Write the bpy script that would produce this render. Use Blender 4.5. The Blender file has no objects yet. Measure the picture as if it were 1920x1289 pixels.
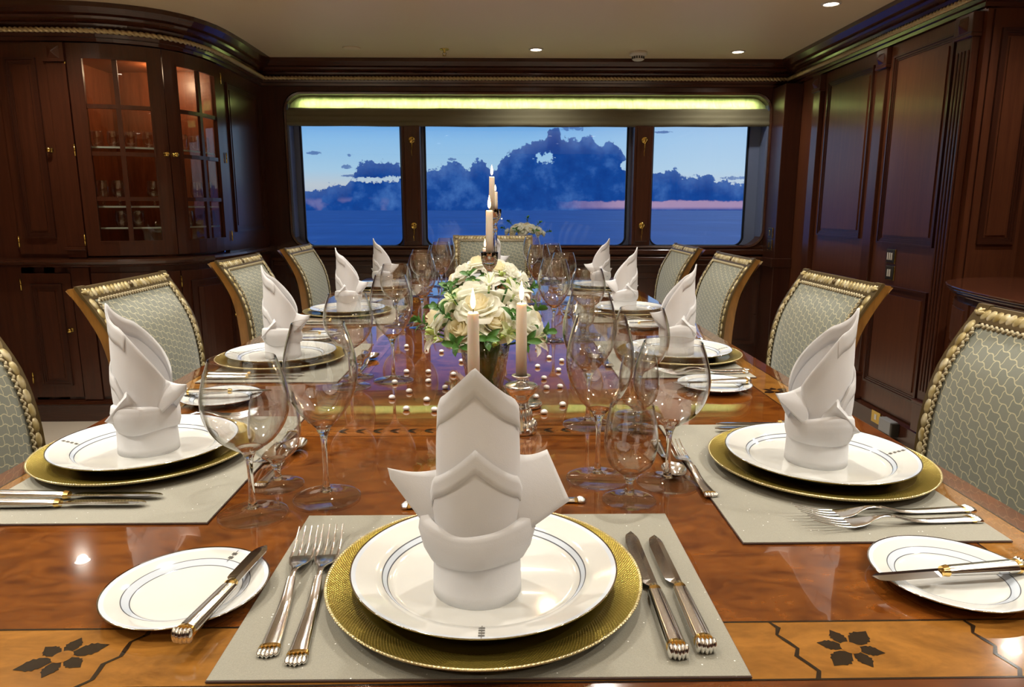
import bpy, math, random
from mathutils import Vector, Matrix
random.seed(7)
PI = math.pi
D = bpy.data
sc = bpy.context.scene
COL = sc.collection
sin, cos = math.sin, math.cos

# ------------------------------------------------------------------ camera
F_PX, PITCH, YAW, CAM_Z = 1320.0, 0.1907, 0.0186, 1.1355
fwd = Vector((sin(YAW)*cos(PITCH), cos(YAW)*cos(PITCH), -sin(PITCH)))
rgt = Vector((cos(YAW), -sin(YAW), 0))
upv = rgt.cross(fwd)
cam_d = D.cameras.new('camera')
cam_d.sensor_width = 36; cam_d.lens = F_PX/1920*36; cam_d.clip_start = .02; cam_d.clip_end = 5000
cam = D.objects.new('camera', cam_d); COL.objects.link(cam)
M = Matrix((rgt, upv, -fwd)).transposed().to_4x4(); M.translation = (0, 0, CAM_Z)
cam.matrix_world = M
sc.camera = cam
sc.view_settings.view_transform = 'Standard'
sc.view_settings.look = 'None'
sc.view_settings.gamma = 1
sc.view_settings.exposure = 0.0
sc.cycles.max_bounces = 14
sc.cycles.diffuse_bounces = 6
sc.cycles.glossy_bounces = 6
sc.cycles.transmission_bounces = 12
sc.cycles.transparent_max_bounces = 40
sc.cycles.caustics_reflective = False
sc.cycles.caustics_refractive = False
sc.cycles.sample_clamp_indirect = 3.0
sc.cycles.blur_glossy = 0.6
sc.cycles.use_denoising = True


def ray(px, py):
    d = fwd + rgt*((px-960)/F_PX) - upv*((py-644.5)/F_PX)
    return d.normalized()


# ------------------------------------------------------------------ node helpers
def lin(c):
    return tuple(((v/255)/12.92 if v/255 <= .04045 else ((v/255+.055)/1.055)**2.4) for v in c)+(1,)


class NT:
    def __init__(s, tree):
        s.t = tree; s.n = tree.nodes; s.l = tree.links

    def node(s, typ, **kw):
        n = s.n.new(typ)
        for k, v in kw.items():
            setattr(n, k, v)
        return n

    def put(s, sock, v):
        if v is None: return
        if hasattr(v, 'is_linked') or isinstance(v, bpy.types.NodeSocket): s.l.new(v, sock)
        else: sock.default_value = v

    def m(s, op, a, b=None, c=None, clamp=False):
        n = s.n.new('ShaderNodeMath'); n.operation = op; n.use_clamp = clamp
        s.put(n.inputs[0], a); s.put(n.inputs[1], b); s.put(n.inputs[2], c)
        return n.outputs[0]

    def mix(s, f, a, b, blend='MIX'):
        n = s.n.new('ShaderNodeMix'); n.data_type = 'RGBA'; n.blend_type = blend
        s.put(n.inputs[0], f); s.put(n.inputs[6], a); s.put(n.inputs[7], b)
        return n.outputs[2]

    def ss(s, x, a, b):
        n = s.n.new('ShaderNodeMapRange'); n.interpolation_type = 'SMOOTHSTEP'
        s.put(n.inputs[0], x); n.inputs[1].default_value = a; n.inputs[2].default_value = b
        n.inputs[3].default_value = 0; n.inputs[4].default_value = 1
        return n.outputs[0]

    def noise(s, vec, scale, detail=4, rough=.5, dist=0):
        n = s.n.new('ShaderNodeTexNoise'); s.put(n.inputs['Vector'], vec)
        n.inputs['Scale'].default_value = scale; n.inputs['Detail'].default_value = detail
        n.inputs['Roughness'].default_value = rough; n.inputs['Distortion'].default_value = dist
        return n.outputs['Fac']

    def ramp(s, fac, stops):
        n = s.n.new('ShaderNodeValToRGB'); s.put(n.inputs[0], fac)
        cr = n.color_ramp
        cr.elements[0].position = stops[0][0]; cr.elements[0].color = stops[0][1]
        cr.elements[1].position = stops[-1][0]; cr.elements[1].color = stops[-1][1]
        for p, c in stops[1:-1]:
            e = cr.elements.new(p); e.color = c
        return n.outputs[0]

    def obj(s, scale=(1, 1, 1), rot=(0, 0, 0)):
        tc = s.n.new('ShaderNodeTexCoord'); mp = s.n.new('ShaderNodeMapping')
        mp.inputs['Scale'].default_value = scale; mp.inputs['Rotation'].default_value = rot
        s.l.new(tc.outputs['Object'], mp.inputs[0])
        return mp.outputs[0]

    def bump(s, h, strength, dist=.001):
        n = s.n.new('ShaderNodeBump'); n.inputs['Strength'].default_value = strength
        n.inputs['Distance'].default_value = dist; s.put(n.inputs['Height'], h)
        return n.outputs[0]


def material(name):
    m = D.materials.new(name); m.use_nodes = True
    nt = NT(m.node_tree); nt.n.clear()
    out = nt.node('ShaderNodeOutputMaterial')
    return m, nt, out


def pbr(name, color, rough=.5, metal=0, build=None, **kw):
    m, nt, out = material(name)
    b = nt.node('ShaderNodeBsdfPrincipled')
    c = color if len(color) == 4 else tuple(color)+(1,)
    b.inputs['Base Color'].default_value = c
    b.inputs['Roughness'].default_value = rough; b.inputs['Metallic'].default_value = metal
    for k, v in kw.items():
        b.inputs[k.replace('_', ' ')].default_value = v
    if build: build(nt, b)
    else:
        # a little unevenness so no surface is perfectly flat in tone
        nz = nt.noise(nt.obj(), 9, 3)
        cc = nt.mix(nt.m('MULTIPLY', nz, .16), c, tuple(v*.6 for v in c[:3])+(1,))
        nt.l.new(cc, b.inputs['Base Color'])
    nt.l.new(b.outputs[0], out.inputs[0])
    return m


# ------------------------------------------------------------------ world: dusk sky over the sea
W = D.worlds.new('world'); sc.world = W; W.use_nodes = True
nt = NT(W.node_tree); nt.n.clear()
wo = nt.node('ShaderNodeOutputWorld'); bg = nt.node('ShaderNodeBackground')
tc = nt.node('ShaderNodeTexCoord'); sp = nt.node('ShaderNodeSeparateXYZ')
nt.l.new(tc.outputs['Generated'], sp.inputs[0])
az = nt.m('ARCTAN2', sp.outputs[0], sp.outputs[1])
el = nt.m('ARCSINE', sp.outputs[2])
SKY = [(400, 352), (500, 350), (563, 362), (585, 356), (610, 350), (640, 346), (658, 338), (664, 318), (690, 304), (720, 303), (748, 308), (775, 316), (800, 317), (830, 316),
       (842, 305), (858, 303), (875, 317), (890, 305), (905, 303), (922, 320), (938, 300), (955, 285), (975, 278),
       (1000, 268), (1022, 262), (1030, 245), (1045, 240), (1052, 258), (1080, 264), (1098, 256), (1112, 258), (1125, 272),
       (1140, 264), (1156, 270), (1168, 285), (1177, 308), (1200, 322), (1230, 321), (1252, 320), (1264, 318), (1278, 330),
       (1300, 334), (1315, 331), (1332, 326), (1344, 342), (1360, 338), (1380, 346), (1400, 342), (1450, 346), (1600, 352)]
pts = []
for x, y in SKY:
    d = ray(x, y); pts.append((math.atan2(d.x, d.y), math.asin(d.z)))
A0, A1, E1 = pts[0][0], pts[-1][0], .14
fc = nt.node('ShaderNodeFloatCurve')
cv = fc.mapping.curves[0]
nrm = [((a-A0)/(A1-A0), e/E1) for a, e in pts]
cv.points[0].location = nrm[0]; cv.points[1].location = nrm[-1]
for p in nrm[1:-1]:
    cv.points.new(*p)
for p in cv.points: p.handle_type = 'AUTO_CLAMPED'
fc.mapping.update()
nt.put(fc.inputs['Value'], nt.m('DIVIDE', nt.m('SUBTRACT', az, A0), A1-A0, clamp=True))
cmb = nt.node('ShaderNodeCombineXYZ'); nt.put(cmb.inputs[0], az); nt.put(cmb.inputs[1], el)
n1 = nt.noise(cmb.outputs[0], 55, 7, .62)
n2 = nt.noise(cmb.outputs[0], 16, 5, .55)
n3 = nt.noise(cmb.outputs[0], 190, 5, .6)
sky_line = nt.m('ADD', nt.m('MULTIPLY', fc.outputs[0], E1), nt.m('ADD', nt.m('MULTIPLY', nt.m('SUBTRACT', n1, .5), .030), nt.m('MULTIPLY', nt.m('SUBTRACT', n3, .5), .014)))
cloud = nt.ss(nt.m('SUBTRACT', sky_line, el), -.0006, .0016)
# bright gap in the big cloud and the pale slot under the small cloud
def blob(px, py, rx, ry, pw=1.0):
    d = ray(px, py); a, e = math.atan2(d.x, d.y), math.asin(d.z)
    u = nt.m('DIVIDE', nt.m('SUBTRACT', az, a), rx/F_PX); v = nt.m('DIVIDE', nt.m('SUBTRACT', el, e), ry/F_PX)
    r = nt.m('ADD', nt.m('MULTIPLY', u, u), nt.m('MULTIPLY', v, v))
    r = nt.m('ADD', r, nt.m('ADD', nt.m('MULTIPLY', nt.m('SUBTRACT', n3, .5), 5), nt.m('MULTIPLY', nt.m('SUBTRACT', n1, .5), 3)))
    return nt.m('MULTIPLY', nt.ss(r, 1.2, .5), pw)
for g in ((1022, 296, 16, 11), (735, 335, 18, 5), (700, 338, 44, 5), (1172, 309, 8, 8)):
    cloud = nt.m('MULTIPLY', cloud, nt.m('SUBTRACT', 1, blob(*g)))
for g in ((591, 287, 12, 3), (657, 291, 6, 2.5), (650, 313, 9, 3.5), (665, 330, 24, 2), (1070, 240, 22, 5), (848, 299, 7, 2.5), (1378, 334, 22, 3), (1240, 248, 16, 2)):
    cloud = nt.m('MAXIMUM', cloud, blob(*g, .75))
skyc = nt.ramp(nt.m('DIVIDE', el, .25, clamp=True), [(0, lin((176, 186, 205))), (.12, lin((196, 206, 214))), (.2, lin((172, 208, 232))), (.36, lin((142, 194, 236))), (.48, lin((96, 162, 230))), (.75, lin((58, 126, 212))), (1, lin((26, 66, 146)))])
lightr = nt.ss(az, .02, .3)
skyc = nt.mix(nt.m('MULTIPLY', lightr, .45), skyc, lin((205, 226, 245)))
clc = nt.ramp(nt.m('ADD', nt.m('MULTIPLY', n2, .6), nt.m('MULTIPLY', n1, .4)), [(.34, lin((14, 56, 134))), (.5, lin((24, 74, 154))), (.66, lin((72, 118, 188)))])
edge = nt.ss(nt.m('SUBTRACT', sky_line, el), .022, .0)
clc = nt.mix(nt.m('MULTIPLY', edge, nt.m('MULTIPLY', n1, .45)), clc, lin((120, 150, 200)))
pink = nt.m('MULTIPLY', nt.m('MULTIPLY', nt.ss(nt.m('ADD', el, nt.m('MULTIPLY', nt.m('SUBTRACT', n1, .5), .012)), .0100, .0075), nt.ss(el, -.004, .002)), nt.ss(nt.m('ADD', az, nt.m('MULTIPLY', n2, .1)), .13, .22))
clc = nt.mix(nt.m('MULTIPLY', pink, .8), clc, lin((190, 156, 186)))
pk2 = nt.m('MULTIPLY', nt.ss(nt.noise(cmb.outputs[0], 30, 3), .52, .62), nt.m('MULTIPLY', nt.ss(el, .016, .008), nt.ss(az, -.12, -.2)))
clc = nt.mix(nt.m('MULTIPLY', pk2, .5), clc, lin((140, 130, 175)))
allc = nt.mix(cloud, skyc, clc)
allc = nt.mix(nt.ss(el, .0, -.03), allc, lin((20, 60, 130)))
nt.l.new(allc, bg.inputs[0]); bg.inputs[1].default_value = 1.0
nt.l.new(bg.outputs[0], wo.inputs[0])

# ------------------------------------------------------------------ lamps in the ceiling (the fixtures are built with the room)
CEIL = 2.10
SEEN_LAMPS = [(.235, 4.62), (1.506, 4.66), (1.60, 3.60), (-2.08, 3.28), (2.04, 2.49)]
UNSEEN_LAMPS = [(-.42, 1.30), (.38, 1.30), (-.42, 2.25), (.38, 2.25), (-.04, 2.95), (-.04, 3.48), (-.70, .35), (.70, .35), (-1.35, 1.1), (1.40, 1.1), (-1.45, 1.9), (1.5, 1.9), (-1.3, .4), (1.3, .3), (-.9, -.8), (.9, -.8), (-.9, -2.2), (.9, -2.2)]  # table lamps inferred; aisle and rear ones added so bounce brightens the ceiling
LAMP_COL = (1.0, .94, .84)


def spot(name, loc, energy, angle=115, blend=.75, radius=.025, color=LAMP_COL):
    l = D.lights.new(name, 'SPOT'); l.energy = energy; l.spot_size = math.radians(angle); l.spot_blend = blend
    l.shadow_soft_size = radius; l.color = color
    o = D.objects.new(name, l); o.location = loc; COL.objects.link(o)
    return o


for i, (x, y) in enumerate(SEEN_LAMPS):
    spot('downlight_beam', (x, y, CEIL-.012), 28, 140, .9)
for i, (x, y) in enumerate(UNSEEN_LAMPS):
    e = (38 if y < 2 else 42) if abs(x) < .5 else (18 if abs(x) < .8 and y > 0 else (70 if y > 0 else 60))
    spot('downlight_beam', (x, y, CEIL-.012), e, 120, .8)
# lit strip hidden in the blind's recess
ls = D.lights.new('blind_strip_light', 'AREA'); ls.shape = 'RECTANGLE'; ls.size = 3.2; ls.size_y = .03; ls.energy = 4.2; ls.color = (1, .95, .62); ls.spread = math.radians(100)
lo = D.objects.new('blind_strip_light', ls); lo.location = (.21, 5.022, 1.884); lo.rotation_euler = (math.radians(40), 0, 0); COL.objects.link(lo)
# lamp inside the display cabinet
lc = D.lights.new('cabinet_lamp', 'POINT'); lc.energy = 3.0; lc.shadow_soft_size = .03; lc.color = (1, .72, .45)
lo = D.objects.new('cabinet_lamp', lc); lo.location = (-1.86, 4.1, 1.86); COL.objects.link(lo)

# ------------------------------------------------------------------ mesh builder
class MB:
    def __init__(s): s.v = []; s.f = []; s.m = []; s.sm = []

    def add(s, vs, fs, mat=0, smooth=False, T=None):
        o = len(s.v)
        s.v += [tuple(T @ Vector(v)) if T else tuple(v) for v in vs]
        for f in fs:
            s.f.append(tuple(i+o for i in f)); s.m.append(mat); s.sm.append(smooth)
        return s

    def box(s, x0, x1, y0, y1, z0, z1, mat=0, T=None):
        v = [(x, y, z) for x in (x0, x1) for y in (y0, y1) for z in (z0, z1)]
        return s.add(v, [(0, 1, 3, 2), (4, 6, 7, 5), (0, 4, 5, 1), (2, 3, 7, 6), (0, 2, 6, 4), (1, 5, 7, 3)], mat, False, T)

    def grid(s, fn, nu, nv, mat=0, smooth=True, cu=False, T=None):
        v = []; f = []
        for i in range(nu+(0 if cu else 1)):
            for j in range(nv+1):
                v.append(fn(i/nu, j/nv))
        n = nv+1; L = nu if cu else nu
        for i in range(L):
            a = i*n; b = ((i+1) % nu)*n if cu else (i+1)*n
            for j in range(nv):
                f.append((a+j, b+j, b+j+1, a+j+1))
        return s.add(v, f, mat, smooth, T)

    def lathe(s, prof, n=32, mat=0, smooth=True, T=None, mats=None):
        v = []; f = []; ring = []
        for r, z in prof:
            if r < 1e-6: ring.append([len(v)]); v.append((0, 0, z))
            else:
                ring.append(list(range(len(v), len(v)+n)))
                v += [(r*cos(2*PI*k/n), r*sin(2*PI*k/n), z) for k in range(n)]
        o = len(s.v)
        s.v += [tuple(T @ Vector(p)) if T else p for p in v]
        for i in range(len(prof)-1):
            a, b = ring[i], ring[i+1]; mm = mats[i] if mats else mat
            for k in range(n):
                q = (k+1) % n
                if len(a) == 1 and len(b) == 1: continue
                if len(a) == 1: t = (a[0], b[q], b[k])
                elif len(b) == 1: t = (a[k], a[q], b[0])
                else: t = (a[k], a[q], b[q], b[k])
                s.f.append(tuple(i2+o for i2 in t)); s.m.append(mm); s.sm.append(smooth)
        return s

    def loft(s, secs, mat=0, smooth=True, cap=True, T=None):
        n = len(secs[0]); v = [p for c in secs for p in c]; f = []
        for i in range(len(secs)-1):
            for k in range(n):
                q = (k+1) % n
                f.append((i*n+k, i*n+q, (i+1)*n+q, (i+1)*n+k))
        s.add(v, f, mat, smooth, T)
        if cap:
            s.add(secs[0], [tuple(range(n))[::-1]], mat, False, T)
            s.add(secs[-1], [tuple(range(n))], mat, False, T)
        return s

    def tube(s, pts, r, n=8, mat=0, T=None):
        secs = []
        for i, p in enumerate(pts):
            p = Vector(p)
            a = Vector(pts[max(0, i-1)]); b = Vector(pts[min(len(pts)-1, i+1)])
            t = (b-a).normalized(); u = t.cross(Vector((0, 0, 1)))
            if u.length < 1e-3: u = t.cross(Vector((1, 0, 0)))
            u.normalize(); w = u.cross(t)
            rr = r[i] if isinstance(r, (list, tuple)) else r
            secs.append([tuple(p+u*(rr*cos(2*PI*k/n))+w*(rr*sin(2*PI*k/n))) for k in range(n)])
        return s.loft(secs, mat, True, True, T)

    def blob(s, c, ax, ay, az_, nu=8, nv=6, mat=0, T=None):
        c = Vector(c); ax, ay, az_ = Vector(ax), Vector(ay), Vector(az_)
        def fn(u, v):
            t = 2*PI*u; p = -PI/2+PI*v
            return tuple(c+ax*(cos(p)*cos(t))+ay*(cos(p)*sin(t))+az_*sin(p))
        return s.grid(fn, nu, nv, mat, True, True, T)

    def mesh(s, name, mats):
        me = D.meshes.new(name); me.from_pydata(s.v, [], s.f)
        for m in (mats if isinstance(mats, (list, tuple)) else [mats]): me.materials.append(m)
        me.polygons.foreach_set('material_index', s.m)
        me.polygons.foreach_set('use_smooth', s.sm)
        me.update()
        return me

    def build(s, name, mats, parent=None, kind=None):
        o = D.objects.new(name, s.mesh(name, mats)); COL.objects.link(o)
        if parent: o.parent = parent
        if kind: o['kind'] = kind
        return o


def bevel(o, w=.003, seg=2, ang=35):
    b = o.modifiers.new('bevel', 'BEVEL'); b.width = w; b.segments = seg; b.limit_method = 'ANGLE'; b.angle_limit = math.radians(ang)
    return o


def solid(o, t, off=0):
    b = o.modifiers.new('solidify', 'SOLIDIFY'); b.thickness = t; b.offset = off
    return o


def sub(o, n=1):
    b = o.modifiers.new('subsurf', 'SUBSURF'); b.levels = n; b.render_levels = n
    return o


def empty(name, loc=(0, 0, 0), rz=0, label=None, cat=None, group=None):
    o = D.objects.new(name, None); COL.objects.link(o); o.location = loc; o.rotation_euler = (0, 0, rz)
    o.empty_display_size = .05
    return tag(o, label, cat, group)


def tag(o, label=None, cat=None, group=None, kind=None):
    if label: o['label'] = label
    if cat: o['category'] = cat
    if group: o['group'] = group
    if kind: o['kind'] = kind
    return o


def dup(root, loc, rz, label, group=None, rx=None):
    r = root.copy(); COL.objects.link(r); r.location = loc
    r.rotation_euler = (0, 0, rz) if rx is None else rx
    r['label'] = label
    if group: r['group'] = group
    for ch in KIDS.get(root.name, []):
        c = ch.copy(); COL.objects.link(c); c.parent = r
        for g in KIDS.get(ch.name, []):
            d = g.copy(); COL.objects.link(d); d.parent = c
    return r


KIDS = {}


def register(root):
    allo = list(COL.objects)
    for o in allo:
        if o.parent == root:
            KIDS.setdefault(root.name, []).append(o)
            for g in allo:
                if g.parent == o: KIDS.setdefault(o.name, []).append(g)
    return root


class Stamp:
    """the first use places the original, every later one a copy"""
    def __init__(s, root): s.root = register(root); s.used = False

    def __call__(s, loc, rz, label, group=None, rot=None):
        if not s.used:
            s.used = True; r = s.root; r.location = loc; r.rotation_euler = (0, 0, rz) if rot is None else rot
            r['label'] = label
            if group: r['group'] = group
            return r
        return dup(s.root, loc, rz, label, group, rot)


# ------------------------------------------------------------------ materials
def wood_build(c1, c2, scale=(1, 1, 1), rough=.22, amt=1.0, coat=.5, burl=0):
    def b(nt, bs):
        v = nt.obj(scale)
        g = nt.noise(v, 3.2, 8, .62, .7+burl)
        g2 = nt.noise(v, 16, 6, .6, .3)
        f = nt.m('ADD', nt.m('MULTIPLY', g, .7), nt.m('MULTIPLY', g2, .3))
        c = nt.ramp(f, [(.36, c1), (.64, c2)])
        nt.l.new(c, bs.inputs['Base Color'])
        bs.inputs['Roughness'].default_value = rough
        bs.inputs['Coat Weight'].default_value = coat; bs.inputs['Coat Roughness'].default_value = rough*.5
    return b


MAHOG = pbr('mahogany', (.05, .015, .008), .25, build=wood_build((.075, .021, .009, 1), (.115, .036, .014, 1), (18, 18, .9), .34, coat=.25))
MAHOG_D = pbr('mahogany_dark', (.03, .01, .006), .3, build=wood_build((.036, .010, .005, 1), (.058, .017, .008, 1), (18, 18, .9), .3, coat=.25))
MAHOG_V = pbr('mahogany_upright', (.05, .015, .008), .25, build=wood_build((.050, .014, .006, 1), (.080, .023, .010, 1), (18, 18, .9), .28, coat=.3))
MAHOG_H = pbr('mahogany_moulding', (.05, .015, .008), .2, build=wood_build((.044, .013, .006, 1), (.068, .021, .010, 1), (.9, .9, 14), .22))
TABLE = pbr('table_burl', (.3, .07, .015), .04, build=wood_build((.070, .016, .003, 1), (.22, .066, .009, 1), (3.2, 6.5, 1), .10, burl=1.2, coat=1.0))
TABLE_RIM = pbr('table_rim_wood', (.2, .05, .012), .04, build=wood_build((.06, .014, .004, 1), (.15, .042, .009, 1), (3, 12, 1), .12, burl=.5, coat=1.0))
SATIN = pbr('satinwood', (.4, .17, .04), .05, build=wood_build((.17, .068, .012, 1), (.34, .145, .026, 1), (2.5, 5, 1), .12, burl=1.2, coat=1.0))
SATIN_R = pbr('inner_band_wood', (.3, .09, .02), .05, build=wood_build((.15, .042, .007, 1), (.27, .090, .014, 1), (3, 6, 1), .12, burl=.6, coat=1.0))
INK = pbr('black_inlay', (.012, .008, .006), .12, Coat_Weight=1.0)
for m_ in (TABLE, TABLE_RIM, SATIN, SATIN_R, INK):
    for n_ in m_.node_tree.nodes:
        if n_.type == 'BSDF_PRINCIPLED':
            n_.inputs['Coat Roughness'].default_value = .012; n_.inputs['Coat IOR'].default_value = 1.55
GILT = pbr('gilt_rope', (.60, .48, .25), .32, .35)
BRASS = pbr('brass', (.78, .55, .14), .18, 1.0)
SILVER = pbr('silver', (.93, .93, .92), .16, 1.0, build=lambda nt, b: None)
SILVER_D = pbr('polished_steel', (.72, .73, .74), .10, 1.0, build=lambda nt, b: None)
GOLDB = pbr('gold_accent', (.9, .62, .22), .16, 1.0)
CEILM = pbr('ceiling_paint', (.66, .56, .43), .42, build=lambda nt, b: nt.l.new(nt.ramp(nt.noise(nt.obj((1, 1, 1)), .9, 2), [(.3, (.84, .70, .46, 1)), (.7, (.88, .75, .51, 1))]), b.inputs['Base Color']))
CARPET = pbr('carpet', (.70, .62, .50), .95)
WHITEPL = pbr('white_plastic', (.75, .72, .66), .35)
DARKPL = pbr('dark_plate', (.035, .028, .02), .3)
GREYBOX = pbr('grey_plastic', (.30, .31, .32), .4)
FRAMEM = pbr('window_frame_metal', (.15, .19, .30), .25, 0, Coat_Weight=.5)  # bluish tone holds the sky's reflection in the colour
RUBBER = pbr('black_gasket', (.008, .008, .010), .35)
CREAM = pbr('saloon_wall_cream', (.55, .45, .33), .7)
PALEW = pbr('honey_wood', (.34, .15, .035), .28, build=wood_build((.13, .055, .010, 1), (.25, .115, .022, 1), (10, 10, 1.5), .28))
WAX = pbr('candle_wax', (.82, .74, .62), .45, Subsurface_Weight=.4, Subsurface_Scale=.02, Subsurface_Radius=(1, .6, .35))
WICK = pbr('wick', (.02, .015, .012), .9)
PEARL = pbr('silver_bead', (.86, .86, .84), .22, .35, build=lambda nt, b: None)

m, nt, out = material('flame'); e = nt.node('ShaderNodeEmission'); e.inputs[1].default_value = 14
lw = nt.node('ShaderNodeLayerWeight'); lw.inputs[0].default_value = .4
nt.l.new(nt.mix(lw.outputs['Facing'], (1, .78, .42, 1), (1, .42, .10, 1)), e.inputs[0]); nt.l.new(e.outputs[0], out.inputs[0]); FLAME = m
m, nt, out = material('lamp_glow'); e = nt.node('ShaderNodeEmission'); e.inputs[1].default_value = 16; e.inputs[0].default_value = (1, .86, .68, 1)
nt.l.new(e.outputs[0], out.inputs[0]); LAMPG = m


def thin_glass(name, tint=(1, 1, 1, 1), ior=1.5, boost=1.0, edge=0.0):
    m, nt, out = material(name)
    tr = nt.node('ShaderNodeBsdfTransparent')
    gl = nt.node('ShaderNodeBsdfGlossy'); gl.inputs['Roughness'].default_value = .015
    lw = nt.node('ShaderNodeLayerWeight'); lw.inputs[0].default_value = .5
    f0 = ((ior-1)/(ior+1))**2
    # light crosses more glass near the outline, so it dims there
    ab = nt.m('MULTIPLY', nt.m('POWER', lw.outputs['Facing'], 7), edge)
    nt.l.new(nt.mix(ab, tint, (.10, .10, .09, 1)), tr.inputs[0])
    fr = nt.m('ADD', f0, nt.m('MULTIPLY', nt.m('POWER', lw.outputs['Facing'], 5), 1-f0))
    mx = nt.node('ShaderNodeMixShader')
    nt.l.new(nt.m('MULTIPLY', fr, boost, clamp=True), mx.inputs[0]); nt.l.new(tr.outputs[0], mx.inputs[1]); nt.l.new(gl.outputs[0], mx.inputs[2])
    nt.l.new(mx.outputs[0], out.inputs[0]); return m


THIN = thin_glass('thin_crystal', (.992, .993, .990, 1), 1.5, 2.6, .95)
THIN_F = thin_glass('foot_crystal', (.994, .995, .993, 1), 1.5, 1.4, .6)
PANE = thin_glass('window_glass', (.97, .985, 1, 1), 1.45)
PANE_C = thin_glass('cabinet_glass', (.93, .93, .9, 1), 1.5)
m, nt, out = material('crystal'); g = nt.node('ShaderNodeBsdfGlass'); g.inputs['IOR'].default_value = 1.52; g.inputs['Roughness'].default_value = 0.0
nt.l.new(g.outputs[0], out.inputs[0]); CRYSTAL = m
WATER = thin_glass('water', (.84, .93, .80, 1), 1.33, 1.0, .5)


def cloth(name, col, trans=.3, scale=900, bs=.25):
    m, nt, out = material(name)
    d = nt.node('ShaderNodeBsdfDiffuse'); t = nt.node('ShaderNodeBsdfTranslucent'); mx = nt.node('ShaderNodeMixShader')
    d.inputs[0].default_value = col; t.inputs[0].default_value = col; mx.inputs[0].default_value = trans
    bn = nt.bump(nt.m('ADD', nt.noise(nt.obj(), scale, 2), nt.m('MULTIPLY', nt.noise(nt.obj(), 22, 3), 8)), bs, .0006)
    nt.l.new(bn, d.inputs['Normal'])
    nt.l.new(d.outputs[0], mx.inputs[1]); nt.l.new(t.outputs[0], mx.inputs[2]); nt.l.new(mx.outputs[0], out.inputs[0])
    return m


LINEN = cloth('white_linen', (.90, .90, .91, 1), .28)


def fabric_build(nt, b):
    tc = nt.node('ShaderNodeTexCoord'); sp = nt.node('ShaderNodeSeparateXYZ'); nt.l.new(tc.outputs['Object'], sp.inputs[0])
    X, Z = sp.outputs[0], sp.outputs[2]
    # rotate a little, then bend a running-bond grid into interlaced waves
    u = nt.m('ADD', nt.m('MULTIPLY', X, .95), nt.m('MULTIPLY', Z, .30)); v = nt.m('SUBTRACT', nt.m('MULTIPLY', Z, .95), nt.m('MULTIPLY', X, .30))
    v2 = nt.m('ADD', v, nt.m('MULTIPLY', nt.m('SINE', nt.m('MULTIPLY', u, 2*PI/.026)), .0020))
    u2 = nt.m('ADD', u, nt.m('MULTIPLY', nt.m('SINE', nt.m('MULTIPLY', v, 2*PI/.017)), .0014))
    cb = nt.node('ShaderNodeCombineXYZ'); nt.put(cb.inputs[0], u2); nt.put(cb.inputs[1], v2)
    br = nt.node('ShaderNodeTexBrick'); nt.l.new(cb.outputs[0], br.inputs['Vector'])
    br.offset = .5; br.inputs['Scale'].default_value = 1; br.inputs['Brick Width'].default_value = .026; br.inputs['Row Height'].default_value = .017
    br.inputs['Mortar Size'].default_value = .0011; br.inputs['Mortar Smooth'].default_value = .5; br.inputs['Bias'].default_value = 0
    br.inputs['Color1'].default_value = (.17, .19, .155, 1); br.inputs['Color2'].default_value = (.205, .22, .175, 1); br.inputs['Mortar'].default_value = (.58, .54, .34, 1)
    wv = nt.noise(nt.obj((1, 1, 1)), 1400, 1)
    c = nt.mix(nt.m('MULTIPLY', wv, .35), br.outputs[0], (.36, .37, .30, 1))
    nt.l.new(c, b.inputs['Base Color'])
    b.inputs['Sheen Weight'].default_value = .4; b.inputs['Sheen Roughness'].default_value = .4
    nt.l.new(nt.bump(nt.m('SUBTRACT', 1, br.outputs['Fac']), -.6, .0012), b.inputs['Normal'])


FABRIC = pbr('interlaced_fabric', (.3, .32, .25), .75, build=fabric_build)
BRAID = pbr('gimp_braid', (.42, .36, .22), .7)


def scale_build(nt, b):
    g = nt.noise(nt.obj(), 38, 2)
    nt.l.new(nt.ramp(g, [(.35, (.30, .22, .07, 1)), (.5, (.43, .35, .16, 1)), (.68, (.64, .57, .38, 1))]), b.inputs['Base Color'])


GILDED = pbr('gilded_carving', (.6, .45, .2), .38, .15, build=scale_build, Coat_Weight=.4)
DARKGILT = pbr('dark_gilt', (.10, .065, .02), .4, .3)


def mat_build(nt, b):
    v = nt.obj()
    w1 = nt.node('ShaderNodeTexVoronoi'); nt.l.new(v, w1.inputs[0]); w1.inputs['Scale'].default_value = 210
    spk = nt.ss(w1.outputs['Distance'], .20, .10)
    pick = nt.ss(w1.outputs['Color'], .80, .84)
    wv = nt.noise(nt.obj((1, 1, 1)), 1100, 1)
    c = nt.mix(wv, (.21, .20, .155, 1), (.33, .315, .25, 1))
    c = nt.mix(nt.m('MULTIPLY', spk, pick), c, (1, 1, .97, 1))  # white specks put the glitter's sparkle into the colour
    nt.l.new(c, b.inputs['Base Color'])
    nt.l.new(nt.bump(wv, .4, .0008), b.inputs['Normal'])


MATM = pbr('glitter_linen_mat', (.4, .37, .3), .6, build=mat_build, Sheen_Weight=.3)
MATEDGE = pbr('mat_edge', (.10, .06, .05), .8)


def ring_mask(nt, r, a, b_, soft=.0004):
    return nt.m('MULTIPLY', nt.ss(r, a-soft, a+soft), nt.ss(r, b_+soft, b_-soft))


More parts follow.
